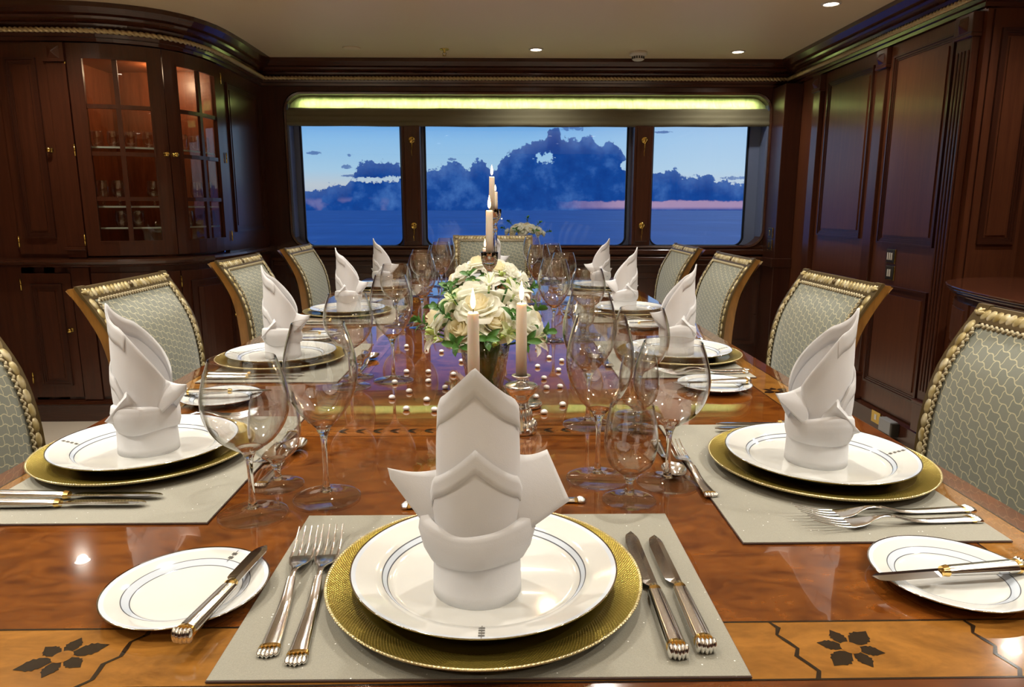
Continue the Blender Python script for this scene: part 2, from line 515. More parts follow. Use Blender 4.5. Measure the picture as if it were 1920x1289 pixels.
def china(name, lines, band, rim):
    def bd(nt, b):
        tc = nt.node('ShaderNodeTexCoord'); sp = nt.node('ShaderNodeSeparateXYZ'); nt.l.new(tc.outputs['Object'], sp.inputs[0])
        r = nt.m('SQRT', nt.m('ADD', nt.m('MULTIPLY', sp.outputs[0], sp.outputs[0]), nt.m('MULTIPLY', sp.outputs[1], sp.outputs[1])))
        c = (.70, .70, .665, 1)
        c = nt.mix(ring_mask(nt, r, *band), c, (.60, .66, .74, 1))
        for l in lines: c = nt.mix(ring_mask(nt, r, l-.0005, l+.0005, .0002), c, (.10, .11, .13, 1))
        c = nt.mix(nt.ss(r, rim-.0062, rim-.005), c, (.66, .72, .80, 1))
        met = nt.ss(r, rim-.0016, rim-.0010)
        c = nt.mix(met, c, (.62, .60, .56, 1))
        nt.l.new(c, b.inputs['Base Color']); nt.l.new(met, b.inputs['Metallic'])
    return pbr(name, (.85, .84, .8), .10, build=bd, Coat_Weight=.6, Coat_Roughness=.03)


CHINA = china('dinner_china', (.0985, .1035), (.0985, .1035), .135)
CHINA_S = china('bread_china', (.052, .0595), (.052, .0595), .079)
MARK = pbr('grey_mark', (.10, .095, .085), .3)


def charger_build(nt, b):
    tc = nt.node('ShaderNodeTexCoord'); sp = nt.node('ShaderNodeSeparateXYZ'); nt.l.new(tc.outputs['Object'], sp.inputs[0])
    x, y = sp.outputs[0], sp.outputs[1]
    r = nt.m('SQRT', nt.m('ADD', nt.m('MULTIPLY', x, x), nt.m('MULTIPLY', y, y)))
    a = nt.m('ARCTAN2', y, x)
    p = nt.m('SINE', nt.m('ADD', nt.m('MULTIPLY', a, 250), nt.m('MULTIPLY', r, 1850))); q = nt.m('SINE', nt.m('SUBTRACT', nt.m('MULTIPLY', a, 250), nt.m('MULTIPLY', r, 1850)))
    w = nt.m('MULTIPLY', nt.m('MAXIMUM', p, q), nt.ss(r, .128, .130))
    nt.l.new(nt.bump(w, .55, .0006), b.inputs['Normal'])
    c = nt.mix(nt.ss(r, .157, .158), (.40, .30, .055, 1), (.80, .68, .38, 1))
    c = nt.mix(nt.m('MULTIPLY', nt.ss(r, .128, .130), nt.m('MULTIPLY', nt.ss(w, .9, .2), .35)), c, (.16, .11, .02, 1))
    nt.l.new(c, b.inputs['Base Color'])
    nt.put(b.inputs['Roughness'], nt.m('ADD', .22, nt.m('MULTIPLY', nt.ss(r, .128, .130), .08)))


GOLDPL = pbr('gold_charger', (.4, .3, .06), .25, .85, build=charger_build)

PETAL = cloth('cream_petal', (.93, .93, .84, 1), .45, 60, .1)
PETAL_Y = cloth('ivory_petal', (.93, .87, .66, 1), .45, 60, .1)
PETAL_G = cloth('greenish_petal', (.82, .90, .60, 1), .45, 60, .1)
LEAF = pbr('leaf_green', (.05, .15, .03), .4, build=lambda nt, b: nt.l.new(nt.ramp(nt.noise(nt.obj(), 30, 3), [(.3, (.03, .11, .018, 1)), (.7, (.09, .24, .04, 1))]), b.inputs['Base Color']))
STEMG = pbr('stem_green', (.05, .16, .03), .5)
BUDM = pbr('bud_green', (.45, .58, .16), .5)


def blind_build(nt, b):
    n = nt.noise(nt.obj((22, 8, 9)), 1.0, 4, .5, 1.5)
    n2 = nt.noise(nt.obj(), 260, 2)
    nt.l.new(nt.ramp(nt.m('ADD', nt.m('MULTIPLY', n, .8), nt.m('MULTIPLY', n2, .2)), [(.35, (.38, .52, .20, 1)), (.65, (.56, .70, .31, 1))]), b.inputs['Base Color'])
    nt.l.new(nt.bump(n, .5, .01), b.inputs['Normal'])


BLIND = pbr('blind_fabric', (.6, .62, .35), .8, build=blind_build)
BLIND_F = pbr('shaded_blind_fabric', (.18, .165, .10), .85)  # same cloth as above, with the folds' shade put into the colour


def sea_build(nt, b):
    v = nt.obj((.02, .004, 1))
    n = nt.noise(v, 3.0, 8, .65)
    n2 = nt.noise(nt.obj((.003, .012, 1)), 2, 5, .6)
    nt.l.new(nt.ramp(nt.m('ADD', nt.m('MULTIPLY', n, .5), nt.m('MULTIPLY', n2, .5)), [(.3, (.02, .17, .52, 1)), (.55, (.05, .28, .72, 1)), (.72, (.25, .55, .92, 1))]), b.inputs['Base Color'])
    nt.l.new(nt.bump(n, .35, 1.0), b.inputs['Normal'])


SEA = pbr('sea_water', (.02, .1, .3), .45, build=sea_build)
CABIN = pbr('cabinet_lining', (.30, .09, .035), .5, build=wood_build((.20, .052, .018, 1), (.34, .10, .035, 1), (10, 10, 1.2), .4, coat=.2))

# ------------------------------------------------------------------ room
XR, YB = 1.99, 5.0
FACE = [(-2.95, 3.72), (-2.6, 3.72), (-2.3, 3.72), (-2.13, 3.722), (-2.05, 3.728), (-1.98, 3.738), (-1.91, 3.758), (-1.85, 3.782), (-1.79, 3.815), (-1.74, 3.853),
        (-1.70, 3.90), (-1.665, 3.955), (-1.64, 4.02), (-1.622, 4.09), (-1.611, 4.17), (-1.605, 4.27), (-1.60, 4.4), (-1.60, 4.7), (-1.60, YB)]


class Path:
    def __init__(s, pts):
        s.p = [Vector(q) for q in pts]; s.s = [0]
        for a, b in zip(s.p, s.p[1:]): s.s.append(s.s[-1]+(b-a).length)
        s.n = []
        for i in range(len(s.p)):
            dirs = []
            if i > 0: dirs.append((s.p[i]-s.p[i-1]).normalized())
            if i < len(s.p)-1: dirs.append((s.p[i+1]-s.p[i]).normalized())
            ns = [Vector((d.y, -d.x)) for d in dirs]
            n = ns[0]+ns[-1]; n.normalize(); k = 1/max(.3, n.dot(ns[0])); s.n.append(n*k)

    def at(s, q, d=0):
        q = min(max(q, 0), s.s[-1]-1e-6)
        for i in range(len(s.s)-1):
            if s.s[i] <= q <= s.s[i+1]:
                t = (q-s.s[i])/(s.s[i+1]-s.s[i]); break
        p = s.p[i].lerp(s.p[i+1], t); n = s.n[i].lerp(s.n[i+1], t)
        return p+n*d

    def near(s, x, y):
        best = (9, 0)
        for k in range(2000):
            q = s.s[-1]*k/1999; e = (s.at(q)-Vector((x, y))).length
            if e < best[0]: best = (e, q)
        return best[1]

    def box(s, mb, q0, q1, z0, z1, d0, d1, mat=0, step=.03):
        n = max(1, int(math.ceil((q1-q0)/step)))
        secs = []
        for k in range(n+1):
            q = q0+(q1-q0)*k/n; a = s.at(q, d0); b = s.at(q, d1)
            secs.append([(a.x, a.y, z0), (b.x, b.y, z0), (b.x, b.y, z1), (a.x, a.y, z1)])
        mb.loft(secs, mat, False)

    def panel(s, mb, q0, q1, z0, z1, d=0, w=.022, mat=0, matm=0, step=.03):
        """raised-and-fielded panel: moulding frame round a slightly sunk field"""
        for a, t in ((0, .012), (.010, .007), (.018, .0035)):
            b_ = a+.010
            s.box(mb, q0+a, q0+b_, z0+a, z1-a, d, d+t, 1, step); s.box(mb, q1-b_, q1-a, z0+a, z1-a, d, d+t, 1, step)
            s.box(mb, q0+b_, q1-b_, z0+a, z0+b_, d, d+t, 1, step); s.box(mb, q0+b_, q1-b_, z1-b_, z1-a, d, d+t, 1, step)
        # bevelled inner field
        i = .018
        a, b, c, e = q0+w+i, q1-w-i, z0+w+i, z1-w-i
        s.box(mb, a, b, c, e, d, d+.006, mat, step)


def sweep(mb, path, prof, mat=0, smooth=False, q0=None, q1=None):
    secs = [[(p.x+n.x*d, p.y+n.y*d, z) for d, z in prof] for p, n in zip(path.p, path.n)]
    mb.loft(secs, mat, smooth)


LP = Path(FACE)                                      # face of the curved joinery
RP = Path([(XR, YB), (XR, 0.0)])                      # face of the panelled wall
BP = Path([(-1.60, YB), (XR, YB)])
XA, YA = 2.25, 3.04                                    # the alcove that holds the sideboard
ALLP = Path(FACE+[(XR, YB), (XR, YA), (XA, YA), (XA, -3.0)])
AP = Path([(XR, YA), (XA, YA)])

# floor, ceiling, outer walls
b = MB(); b.box(-3.1, 2.5, -3.1, 5.3, -.1, 0); b.build('floor', CARPET, kind='structure')
b = MB(); b.box(-3.1, 2.5, -3.1, 5.3, CEIL, CEIL+.06); b.build('ceiling', CEILM, kind='structure')
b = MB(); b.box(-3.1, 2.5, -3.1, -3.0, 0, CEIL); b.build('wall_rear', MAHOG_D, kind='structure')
b = MB(); b.box(-3.1, -2.95, -3.0, 3.72, 0, CEIL); b.box(-3.1, -2.95, 3.72, 5.3, 0, CEIL); b.build('wall_left', MAHOG, kind='structure')

# back wall with one long rounded opening
OX0, OX1, OZ0, OZ1, ORAD = -1.434, 1.859, .872, 1.887, .11


def rrect(x0, x1, z0, z1, r, n=8):
    p = []
    for cx_, cz_, a0 in ((x1-r, z1-r, 0), (x0+r, z1-r, 90), (x0+r, z0+r, 180), (x1-r, z0+r, 270)):
        for k in range(n+1):
            a = math.radians(a0+90*k/n); p.append((cx_+r*cos(a), cz_+r*sin(a)))
    return p


def ring_plate(mb, outer, hole, y0, y1, mat=0):
    """plate between an outer rectangle and a rounded hole; y0 is the room side"""
    X0, X1, Z0, Z1 = outer; n = len(hole)
    cx_, cz_ = (hole[0][0]+hole[n//2][0])/2, (hole[0][1]+hole[n//2][1])/2
    o = []
    q = n//4
    for i, (x, z) in enumerate(hole):
        k = i//(q)
        t = (i % q)/(q-1)
        c = [(X1, Z1), (X0, Z1), (X0, Z0), (X1, Z0)][k]
        # first half of a corner looks along x, second half along z
        if k == 0: pt = (X1, z) if t < .5 else (x, Z1)
        elif k == 1: pt = (x, Z1) if t < .5 else (X0, z)
        elif k == 2: pt = (X0, z) if t < .5 else (x, Z0)
        else: pt = (x, Z0) if t < .5 else (X1, z)
        if abs(t-.5) < 1e-6: pt = c
        o.append(pt)
    vs = []; fs = []
    for (x, z) in hole: vs.append((x, y0, z))
    for (x, z) in o: vs.append((x, y0, z))
    for (x, z) in hole: vs.append((x, y1, z))
    for (x, z) in o: vs.append((x, y1, z))
    for i in range(n):
        j = (i+1) % n
        fs.append((i, j, n+j, n+i)); fs.append((2*n+i, 3*n+i, 3*n+j, 2*n+j)); fs.append((i, 2*n+i, 2*n+j, j)); fs.append((n+i, n+j, 3*n+j, 3*n+i))
    mb.add(vs, fs, mat)


b = MB(); hole = rrect(OX0, OX1, OZ0, OZ1, ORAD)
ring_plate(b, (-1.75, 2.15, 0, CEIL), hole, YB, YB+.10)
# panelling below the windows
for q0, q1 in ((-1.5, -.45), (-.35, .75), (.85, 1.85)):
    BP.panel(b, q0+1.6, q1+1.6, .16, .68, 0, .025)
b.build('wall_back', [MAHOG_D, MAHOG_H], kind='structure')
# architrave bead round the opening
b = MB(); h1 = rrect(OX0-.004, OX1+.004, OZ0-.004, OZ1+.004, ORAD); n = len(h1)
secs = []
cxm, czm = (OX0+OX1)/2, (OZ0+OZ1)/2
for (x, z) in h1+[h1[0]]:
    d = Vector((x-min(max(x, OX0+ORAD), OX1-ORAD), z-min(max(z, OZ0+ORAD), OZ1-ORAD)))
    d = d.normalized() if d.length > 1e-6 else Vector((0, 1))
    secs.append([(x+d.x*a, YB-bb, z+d.y*a) for a, bb in ((-.004, 0), (-.004, .010), (.008, .014), (.016, .008), (.016, 0))])
b.loft(secs, 0, False, False); b.build('trim_5', MAHOG_H, kind='structure')

# three windows: metal frame, gasket, pane; two posts stand between
WY = 5.12
wins = [(-1.50, -.600, -1.377, -.693, 'L'), (-.600, 1.004, -.511, .907, 'C'), (1.004, 1.93, 1.099, 1.762, 'R')]
for k, (c0, c1, g0, g1, tg) in enumerate(wins, 1):
    gz0, gz1 = .872, 1.80
    b = MB()
    ring_plate(b, (c0, c1, .80, 1.93), rrect(g0-.012, g1+.012, gz0-.010, gz1, .06), WY, WY+.05, 0)
    ring_plate(b, (g0-.012, g1+.012, gz0-.010, gz1+.001), rrect(g0, g1, gz0, gz1-.01, .055), WY+.014, WY+.03, 1)
    w = b.build('window_%d' % k, [FRAMEM, RUBBER], kind='structure')
    p = MB(); p.box(g0-.005, g1+.005, WY+.018, WY+.024, gz0-.005, gz1); p.build('pane', PANE, w)
for nm, xc in (('trim_6', -.600), ('trim_7', 1.004)):
    b = MB(); b.box(xc-.068, xc+.062, YB+.004, WY-.001, .872, 1.70); b.box(xc-.048, xc+.044, YB-.003, YB+.005, .90, 1.68)
    bevel(b.build(nm, MAHOG_V, kind='structure'), .004)
# inner linings of the recess (left and right jambs are metal, the sky's reflection put into their blue-grey), lower sill
b = MB(); b.box(OX0-.05, OX0+.012, YB+.005, WY, .86, 1.90, 0); b.box(OX1-.012, OX1+.05, YB+.005, WY, .86, 1.90, 0)
b.build('trim_8', FRAMEM, kind='structure')
b = MB(); b.box(OX0-.03, OX1+.03, YB-.006, WY, .846, .872); b.box(-1.58, XR-.02, YB-.055, YB+.002, .772, .796); b.box(-1.58, XR-.02, YB-.03, YB, .735, .772)
b.box(OX0-.02, OX1+.02, YB-.018, YB, .806, .846)
bevel(b.build('trim_9', MAHOG_H, kind='structure'), .006)

# cornice, picture-rail rope and skirting follow the whole room
b = MB()
sweep(b, ALLP, [(0, 1.935), (.012, 1.94), (.016, 1.955), (.03, 1.958), (.034, 1.972), (.034, 1.996), (.02, 2.0), (.03, 2.02), (.055, 2.038), (.062, 2.048), (.085, 2.055), (.11, 2.078), (.112, 2.0995), (0, 2.0995)])
b.build('trim_1', MAHOG_H, kind='structure')
# rope: two strands twisted along the rail
pts = []; nrm_ = []
step = .0040; q = 0
while q < ALLP.s[-1]-4.5:
    p = ALLP.at(q, .041); pts.append(Vector((p.x, p.y, 1.984))); q += step
secs = []
for i, p in enumerate(pts):
    t = (pts[min(i+1, len(pts)-1)]-pts[max(i-1, 0)]).normalized(); u = Vector((0, 0, 1)).cross(t); u.normalize(); w = t.cross(u)
    ph = 2*PI*i*step/.050
    ring = []
    for k in range(12):
        a = 2*PI*k/12; r = .0130*(.40+.60*abs(cos(a-ph)))
        ring.append(tuple(p+u*(r*cos(a))+w*(r*sin(a))))
    secs.append(ring)
b = MB(); b.loft(secs, 0, True); b.build('trim_2', GILT, kind='structure')
b = MB(); sweep(b, Path([(XR, YB), (XR, YA), (XA, YA), (XA, -3)]), [(0, 0), (.022, 0), (.022, .085), (.012, .10), (0, .105)]); b.build('baseboard_right', MAHOG_H, kind='structure')

# ---- panelled wall on the right
b = MB(); b.box(XR, XR+.35, YA, 5.3, 0, CEIL, 0); b.box(XA, XA+.12, -3.0, YA, 0, CEIL, 0)
AP.box(b, 0, .02, .105, 1.93, 0, .016); AP.box(b, .035, .05, .105, 1.93, 0, .010); AP.panel(b, .075, .235, .98, 1.86, 0, .02)
yq = lambda y: YB-y                                       # distance along the wall from the corner
for y0, y1, zs in ((3.86, 4.38, ((.97, 1.87), (.22, .749))), (3.19, 3.67, ((.955, 1.875), (.22, .749)))):
    RP.box(b, yq(y1+.05), yq(y0-.05), .12, 1.925, .0005, .012)
    for z0, z1 in zs: RP.panel(b, yq(y1), yq(y0), z0, z1, .012, .026)
AW = Path([(XA, YA), (XA, 0)])
for y0, y1, zs in ((2.25, 2.85, ((.98, 1.86),)), (1.2, 1.9, ((.98, 1.86),)), (.2, .9, ((.98, 1.86), (.22, .75)))):
    for z0, z1 in zs: AW.panel(b, YA-y1, YA-y0, z0, z1, 0, .035)
b.build('wall_right', [MAHOG, MAHOG_D], kind='structure')  # mouldings darker for depth, partly own tone, partly shade put into the colour


def pilaster(nm, y0, y1, proj=.03, flutes=0, x=XR):
    b = MB()
    b.box(x-proj, x, y0, y1, .105, 1.93)
    b.box(x-proj-.012, x, y0-.01, y1+.01, 1.83, 1.845); b.box(x-proj-.010, x, y0-.008, y1+.008, 1.845, 1.925)
    c = (y0+y1)/2; r = min(.032, (y1-y0)*.3)
    b.add([(x-proj-.010, c-r, 1.853), (x-proj-.010, c+r, 1.853), (x-proj-.010, c+r, 1.853+2*r), (x-proj-.010, c-r, 1.853+2*r), (x-proj-.034, c, 1.853+r)],
          [(0, 1, 4), (1, 2, 4), (2, 3, 4), (3, 0, 4)])
    b.box(x-proj-.012, x, y0-.01, y1+.01, .105, .24); b.box(x-proj-.018, x, y0-.014, y1+.014, .24, .255)
    if flutes:
        w = (y1-y0)/(2*flutes+1)
        for k in range(flutes):
            yy_ = y0+w*(2*k+1); b.box(x-proj-.007, x-proj, yy_-w*.25, yy_+w*1.0, .30, 1.78)
    return bevel(b.build(nm, MAHOG_V, kind='structure'), .003, 2)


pilaster('trim_10', 3.715, 3.80)
pilaster('trim_11', 3.055, 3.155, .034, 4)
pilaster('trim_12', 4.44, 4.53, .04)
b = MB(); b.box(XR-.12, XR, 4.78, 5.0, 0, 1.93); b.box(XR-.14, XR, 4.77, 5.0, .735, .796); bevel(b.build('trim_14', MAHOG_D, kind='structure'), .004)

# ---- curved joinery on the left
sD0, sD1, sD2 = LP.near(-2.13, 3.722), LP.near(-1.732, 3.86), LP.near(-1.605, 4.27)
sP0 = LP.near(-2.225, 3.72); sL0 = LP.near(-2.47, 3.72)
sEnd = LP.s[-1]
b = MB()
LP.box(b, 0, sP0, .0, 1.94, -.03, 0); LP.box(b, sD2, sEnd, 0, 1.94, -.03, 0)                 # flat fields either side
LP.box(b, 0, sEnd, 1.935, CEIL, -.05, 0)
LP.box(b, sP0, sD2, 0, .11, -.05, 0)
LP.panel(b, sD2+.10, sEnd-.10, .99, 1.86, 0, .022); LP.panel(b, sD2+.10, sEnd-.10, .2, .70, 0, .022)
b.build('wall_left_joinery', [MAHOG_V, MAHOG_D], kind='structure')
b = MB(); sweep(b, Path(FACE), [(0, .830), (.018, .832), (.03, .842), (.048, .848), (.052, .860), (.045, .872), (0, .880)]); b.build('trim_3', MAHOG_H, kind='structure')
b = MB(); sweep(b, Path(FACE), [(0, 0), (.02, 0), (.02, .09), (.030, .098), (.026, .112), (0, .12)]); b.build('baseboard_left', MAHOG_H, kind='structure')
b = MB(); LP.box(b, sP0, sD0-.002, .12, .83, -.03, .018); LP.box(b, sP0, sD0-.002, .88, 1.84, -.03, .018); LP.box(b, sP0-.008, sD0+.002, 1.84, 1.93, -.03, .032); LP.box(b, sP0-.008, sD0+.002, .92, .935, -.03, .032)
c_ = LP.at((sP0+sD0)/2, .032); b.add([(c_.x-.03, c_.y, 1.855), (c_.x+.03, c_.y, 1.855), (c_.x+.03, c_.y, 1.915), (c_.x-.03, c_.y, 1.915), (c_.x, c_.y-.022, 1.885)], [(0, 1, 4), (1, 2, 4), (2, 3, 4), (3, 0, 4)])
bevel(b.build('trim_4', MAHOG_V, kind='structure'), .003)


def knob_on(parent, q, z, name='knob'):
    p = LP.at(q, .012); p0 = LP.at(q, 0); nrmv = Vector((p.x-p0.x, p.y-p0.y, 0)).normalized()
    T = Matrix.Translation((p.x, p.y, z)) @ nrmv.to_track_quat('Z', 'Y').to_matrix().to_4x4()
    b = MB(); b.lathe([(0, 0), (.012, 0), (.012, .003), (.006, .006), (.005, .014), (.010, .018), (.0125, .023), (.011, .029), (.006, .032), (0, .033)], 16, T=T)
    return b.build(name, BRASS, parent)


def hinges(parent, q, zs, d=.012):
    for z in zs:
        p = LP.at(q, d+.004)
        b = MB(); b.lathe([(0, -.028), (.0042, -.028), (.0042, .028), (0, .028)], 8, T=Matrix.Translation((p.x, p.y, z)))
        b.lathe([(0, .028), (.003, .030), (0, .034)], 8, T=Matrix.Translation((p.x, p.y, z)))
        b.build('hinge', BRASS, parent)


SHELF_EDGE = cloth('shelf_edge_glint', (.80, .86, .82, 1), .55)  # pale strip puts the bright lines of the glass edges into the colour
# display cabinet: lining, glass shelves, two curved glazed doors
cab = empty('display_cabinet', (-1.9, 4.0, .88), 0, 'curved mahogany display cabinet with glazed doors above the waist rail', 'cabinet')
def kid(o, parent):
    o.parent = parent; o.matrix_parent_inverse = Matrix.Translation(-Vector(parent.location)); return o
inner = [(LP.at(sD0+(sD2-sD0)*k/14, -.035)) for k in range(15)]
plan = [(p.x, p.y) for p in inner]+[(-2.25, 4.33), (-2.25, 3.78)]
def prism(mb, poly, z0, z1, mat=0):
    n = len(poly)
    mb.add([(x, y, z0) for x, y in poly]+[(x, y, z1) for x, y in poly], [tuple(range(n))[::-1], tuple(range(n, 2*n))]+[(i, (i+1) % n, n+(i+1) % n, n+i) for i in range(n)], mat)
b = MB(); b.box(-2.29, -2.25, 3.76, 4.37, .88, 1.93); b.box(-2.25, -1.64, 4.33, 4.37, .88, 1.93); b.box(-2.25, -2.16, 3.745, 3.775, .88, 1.93)
prism(b, plan, .86, .905); prism(b, plan, 1.90, 1.93)
kid(b.build('carcass', CABIN), cab)
SHELVES = [1.03, 1.14, 1.44]
for z in SHELVES:
    b = MB(); prism(b, [(x*.985-.03, y+.006) if 0 < i < 15 else (x, y) for i, (x, y) in enumerate(plan)], z-.004, z+.004); sh = kid(b.build('shelf', PANE_C), cab)
    b = MB(); LP.box(b, sD0+.02, sD2-.02, z-.0045, z+.0045, -.0445, -.0395); b.build('edge', SHELF_EDGE, sh)
for (a, c, knobq, hq) in ((sD0, sD1, 1, 0), (sD1, sD2, 0, 1)):
    zb, zt = .890, 1.932
    d = MB(); g = MB()
    st = .066; mid = (a+c)/2
    q0, q1 = a+.002, c-.002
    LP.box(d, q0, q0+st, zb, zt, -.014, .010); LP.box(d, q1-st, q1, zb, zt, -.014, .010)
    LP.box(d, q0+st, q1-st, zb, zb+.072, -.014, .010); LP.box(d, q0+st, q1-st, 1.868, zt, -.014, .010)
    LP.box(d, mid-.011, mid+.011, zb+.07, 1.87, -.010, .006)
    for z in (1.18, 1.405, 1.635): LP.box(d, q0+st, q1-st, z-.010, z+.010, -.010, .007)
    # small bevel bead round the glass
    for z in (.962, 1.864): LP.box(d, q0+st, q1-st, z-.004, z+.004, .0, .013)
    for q in (q0+st, q1-st): LP.box(d, q-.004, q+.004, zb+.07, 1.87, 0, .013)
    LP.box(g, q0+st, q1-st, zb+.07, 1.87, -.006, -.003)
    dd = kid(d.build('door', MAHOG_V), cab)
    g.build('pane', PANE_C, dd)
    kn = knob_on(dd, (c-.022) if knobq else (a+.022), 1.41)
    hinges(dd, a-.004 if hq == 0 else c+.004, (.97, 1.42, 1.86))

# lower cupboards under the waist rail
for i, (a, c, kq, txt) in enumerate(((sL0-.02, sP0-.004, 1, 'dark mahogany cupboard below the waist rail beside the corner post'),
                                     (sD0, sD1, 0, 'dark mahogany cupboard with brass hinges under the glazed doors'),
                                     (sD1, sD2, 1, 'curved mahogany cupboard under the glazed door by the windows'))):
    cc = LP.at((a+c)/2, 0)
    r = empty('base_cupboard', (cc.x, cc.y, .12), 0, txt, 'cupboard', 'cupboards under the waist rail')
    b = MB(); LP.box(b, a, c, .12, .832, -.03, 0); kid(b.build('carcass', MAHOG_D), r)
    b = MB(); LP.box(b, a+.004, c-.004, .135, .80, 0, .012); LP.panel(b, a+.05, c-.05, .20, .745, .012, .022)
    dd = kid(b.build('door', [MAHOG_V, MAHOG_D]), r)
    knob_on(dd, c-.028 if kq else a+.028, .50)
    hinges(dd, a if kq else c, (.24, .74))
r = empty('tall_cupboard', (-2.35, 3.72, .88), 0, 'narrow dark cupboard above the waist rail next to the pilaster', 'cupboard')
b = MB(); LP.box(b, sL0, sP0-.004, .90, 1.925, 0, .012); LP.panel(b, sL0+.04, sP0-.05, .98, 1.86, .012, .022); dd = kid(b.build('door', [MAHOG_V, MAHOG_D]), r)
knob_on(dd, sP0-.028, 1.42); hinges(dd, sL0, (.96, 1.85))

# ---- ceiling fixtures
def fixture(x, y, label):
    r = empty('downlight', (x, y, CEIL), 0, label, 'ceiling light', 'recessed ceiling downlights')
    b = MB(); b.lathe([(.034, -.0005), (.046, -.0005), (.046, -.004), (.036, -.007), (.034, -.003), (.034, -.0005)], 28); b.build('trim_ring', WHITEPL, r)
    b = MB(); b.lathe([(0, -.0015), (.034, -.0015), (.030, -.004), (0, -.006)], 24); b.build('lens', LAMPG, r)
    return r
for (x, y), t in zip(SEEN_LAMPS, ('glowing round downlight over the middle window', 'glowing round downlight before the window next to the panelled wall', 'glowing round downlight in the ceiling beside the panelled wall',
                                  'round downlight in front of the display cabinet', 'round downlight above the bow-fronted sideboard')):
    fixture(x, y, t)
for x, y in UNSEEN_LAMPS:
    b = MB(); b.lathe([(.034, -.0005), (.046, -.0005), (.046, -.004), (.036, -.007), (.034, -.003), (.034, -.0005)], 20)
    rr = empty('downlight', (x, y, CEIL), 0, 'unseen round downlight, inferred above the table or added to brighten the saloon', 'ceiling light', 'downlights above the table'); b.build('trim_ring', WHITEPL, rr)
    b = MB(); b.lathe([(0, -.0015), (.034, -.0015), (.030, -.004), (0, -.006)], 20); b.build('lens', LAMPG, rr)
b = MB(); b.lathe([(0, -.010), (.030, -.010), (.034, -.007), (.040, -.007), (.052, -.005), (.055, -.0005), (0, -.0005)], 32)
o = b.build('ceiling_speaker', CEILM); o.location = (-.90, 4.61, CEIL); tag(o, 'flat round cream ceiling speaker near the display cabinet', 'speaker')
r = empty('sprinkler', (-.333, 4.63, CEIL), 0, 'small brass sprinkler head hanging from the ceiling', 'sprinkler')
b = MB(); b.lathe([(0, -.0005), (.030, -.0005), (.026, -.005), (.008, -.007), (.007, -.022), (0, -.022)], 20); b.build('base_plate', BRASS, r)
b = MB(); b.tube([(-.006, 0, -.018), (-.012, 0, -.026), (-.004, 0, -.038)], .0018); b.tube([(.006, 0, -.018), (.012, 0, -.026), (.004, 0, -.038)], .0018); b.lathe([(0, -.040), (.012, -.040), (.012, -.037), (0, -.037)], 12); b.build('deflector', BRASS, r)
r = empty('smoke_detector', (.886, 4.70, CEIL), 0, 'white smoke detector with dark slots on the ceiling', 'smoke detector')
b = MB(); b.lathe([(0, -.0005), (.055, -.0005), (.056, -.014), (.050, -.020), (.040, -.022), (.036, -.045), (.028, -.050), (0, -.051)], 36); b.build('housing', WHITEPL, r)
b = MB()
for k in range(16):
    a = 2*PI*k/16; T = Matrix.Rotation(a, 4, 'Z'); b.box(.0365, .0402, -.0045, .0045, -.042, -.027, T=T)
b.build('slots', DARKPL, r)

# ---- blind
b = MB()
def fn(u, v):
    x = OX0+.012+(OX1-OX0-.024)*u; z = 1.775+(.118)*v
    return (x, 5.090-.060*(1-v)**1.2+.0022*sin(u*230)+.002*sin(u*71+1), z)
b.grid(fn, 220, 6)
ro = empty('roman_blind', (.21, 5.05, 1.8), 0, 'raised pale green roman blind lit from above across all three windows', 'blind')
kid(b.build('upper_cloth', BLIND), ro)
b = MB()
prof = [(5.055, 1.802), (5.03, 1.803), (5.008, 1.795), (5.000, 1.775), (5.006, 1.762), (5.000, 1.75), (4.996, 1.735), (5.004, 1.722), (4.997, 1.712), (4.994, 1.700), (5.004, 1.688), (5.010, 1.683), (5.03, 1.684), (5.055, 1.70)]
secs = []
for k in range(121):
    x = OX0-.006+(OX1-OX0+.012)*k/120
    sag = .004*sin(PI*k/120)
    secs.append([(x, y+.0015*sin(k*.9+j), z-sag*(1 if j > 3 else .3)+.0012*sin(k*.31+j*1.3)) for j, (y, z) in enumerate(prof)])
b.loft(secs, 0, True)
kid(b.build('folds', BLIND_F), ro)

# brass tie hooks on the window posts
def hook():
    r = empty('tie_hook', (0, 0, 0), 0, 'x', 'hook', 'brass tie hooks on the window posts')
    b = MB(); b.lathe([(0, .0), (.022, 0), (.024, .004), (.018, .009), (.014, .008), (.008, .012), (0, .013)], 20, T=Matrix.Rotation(PI/2, 4, 'X')); b.build('rosette', BRASS, r)
    b = MB(); b.tube([(0, -.010, .006), (.010, -.018, .012), (.012, -.022, .0), (.006, -.024, -.014), (0, -.022, -.024)], .0035)
    b.tube([(0, -.010, -.02), (.001, -.012, -.05), (-.001, -.012, -.075), (0, -.010, -.105)], [.006, .0048, .0036, .0012]); b.build('drop', BRASS, r)
    return r
hk = Stamp(hook())
for x, z, t in ((-.592, 1.590, 'upper brass hook on the window post nearer the display cabinet'), (-.592, 1.012, 'lower brass hook on the window post nearer the display cabinet'),
                (1.004, 1.590, 'upper brass hook on the window post nearer the panelled wall'), (1.004, 1.012, 'lower brass hook on the window post nearer the panelled wall')):
    hk((x, YB-.005, z), 0, t)

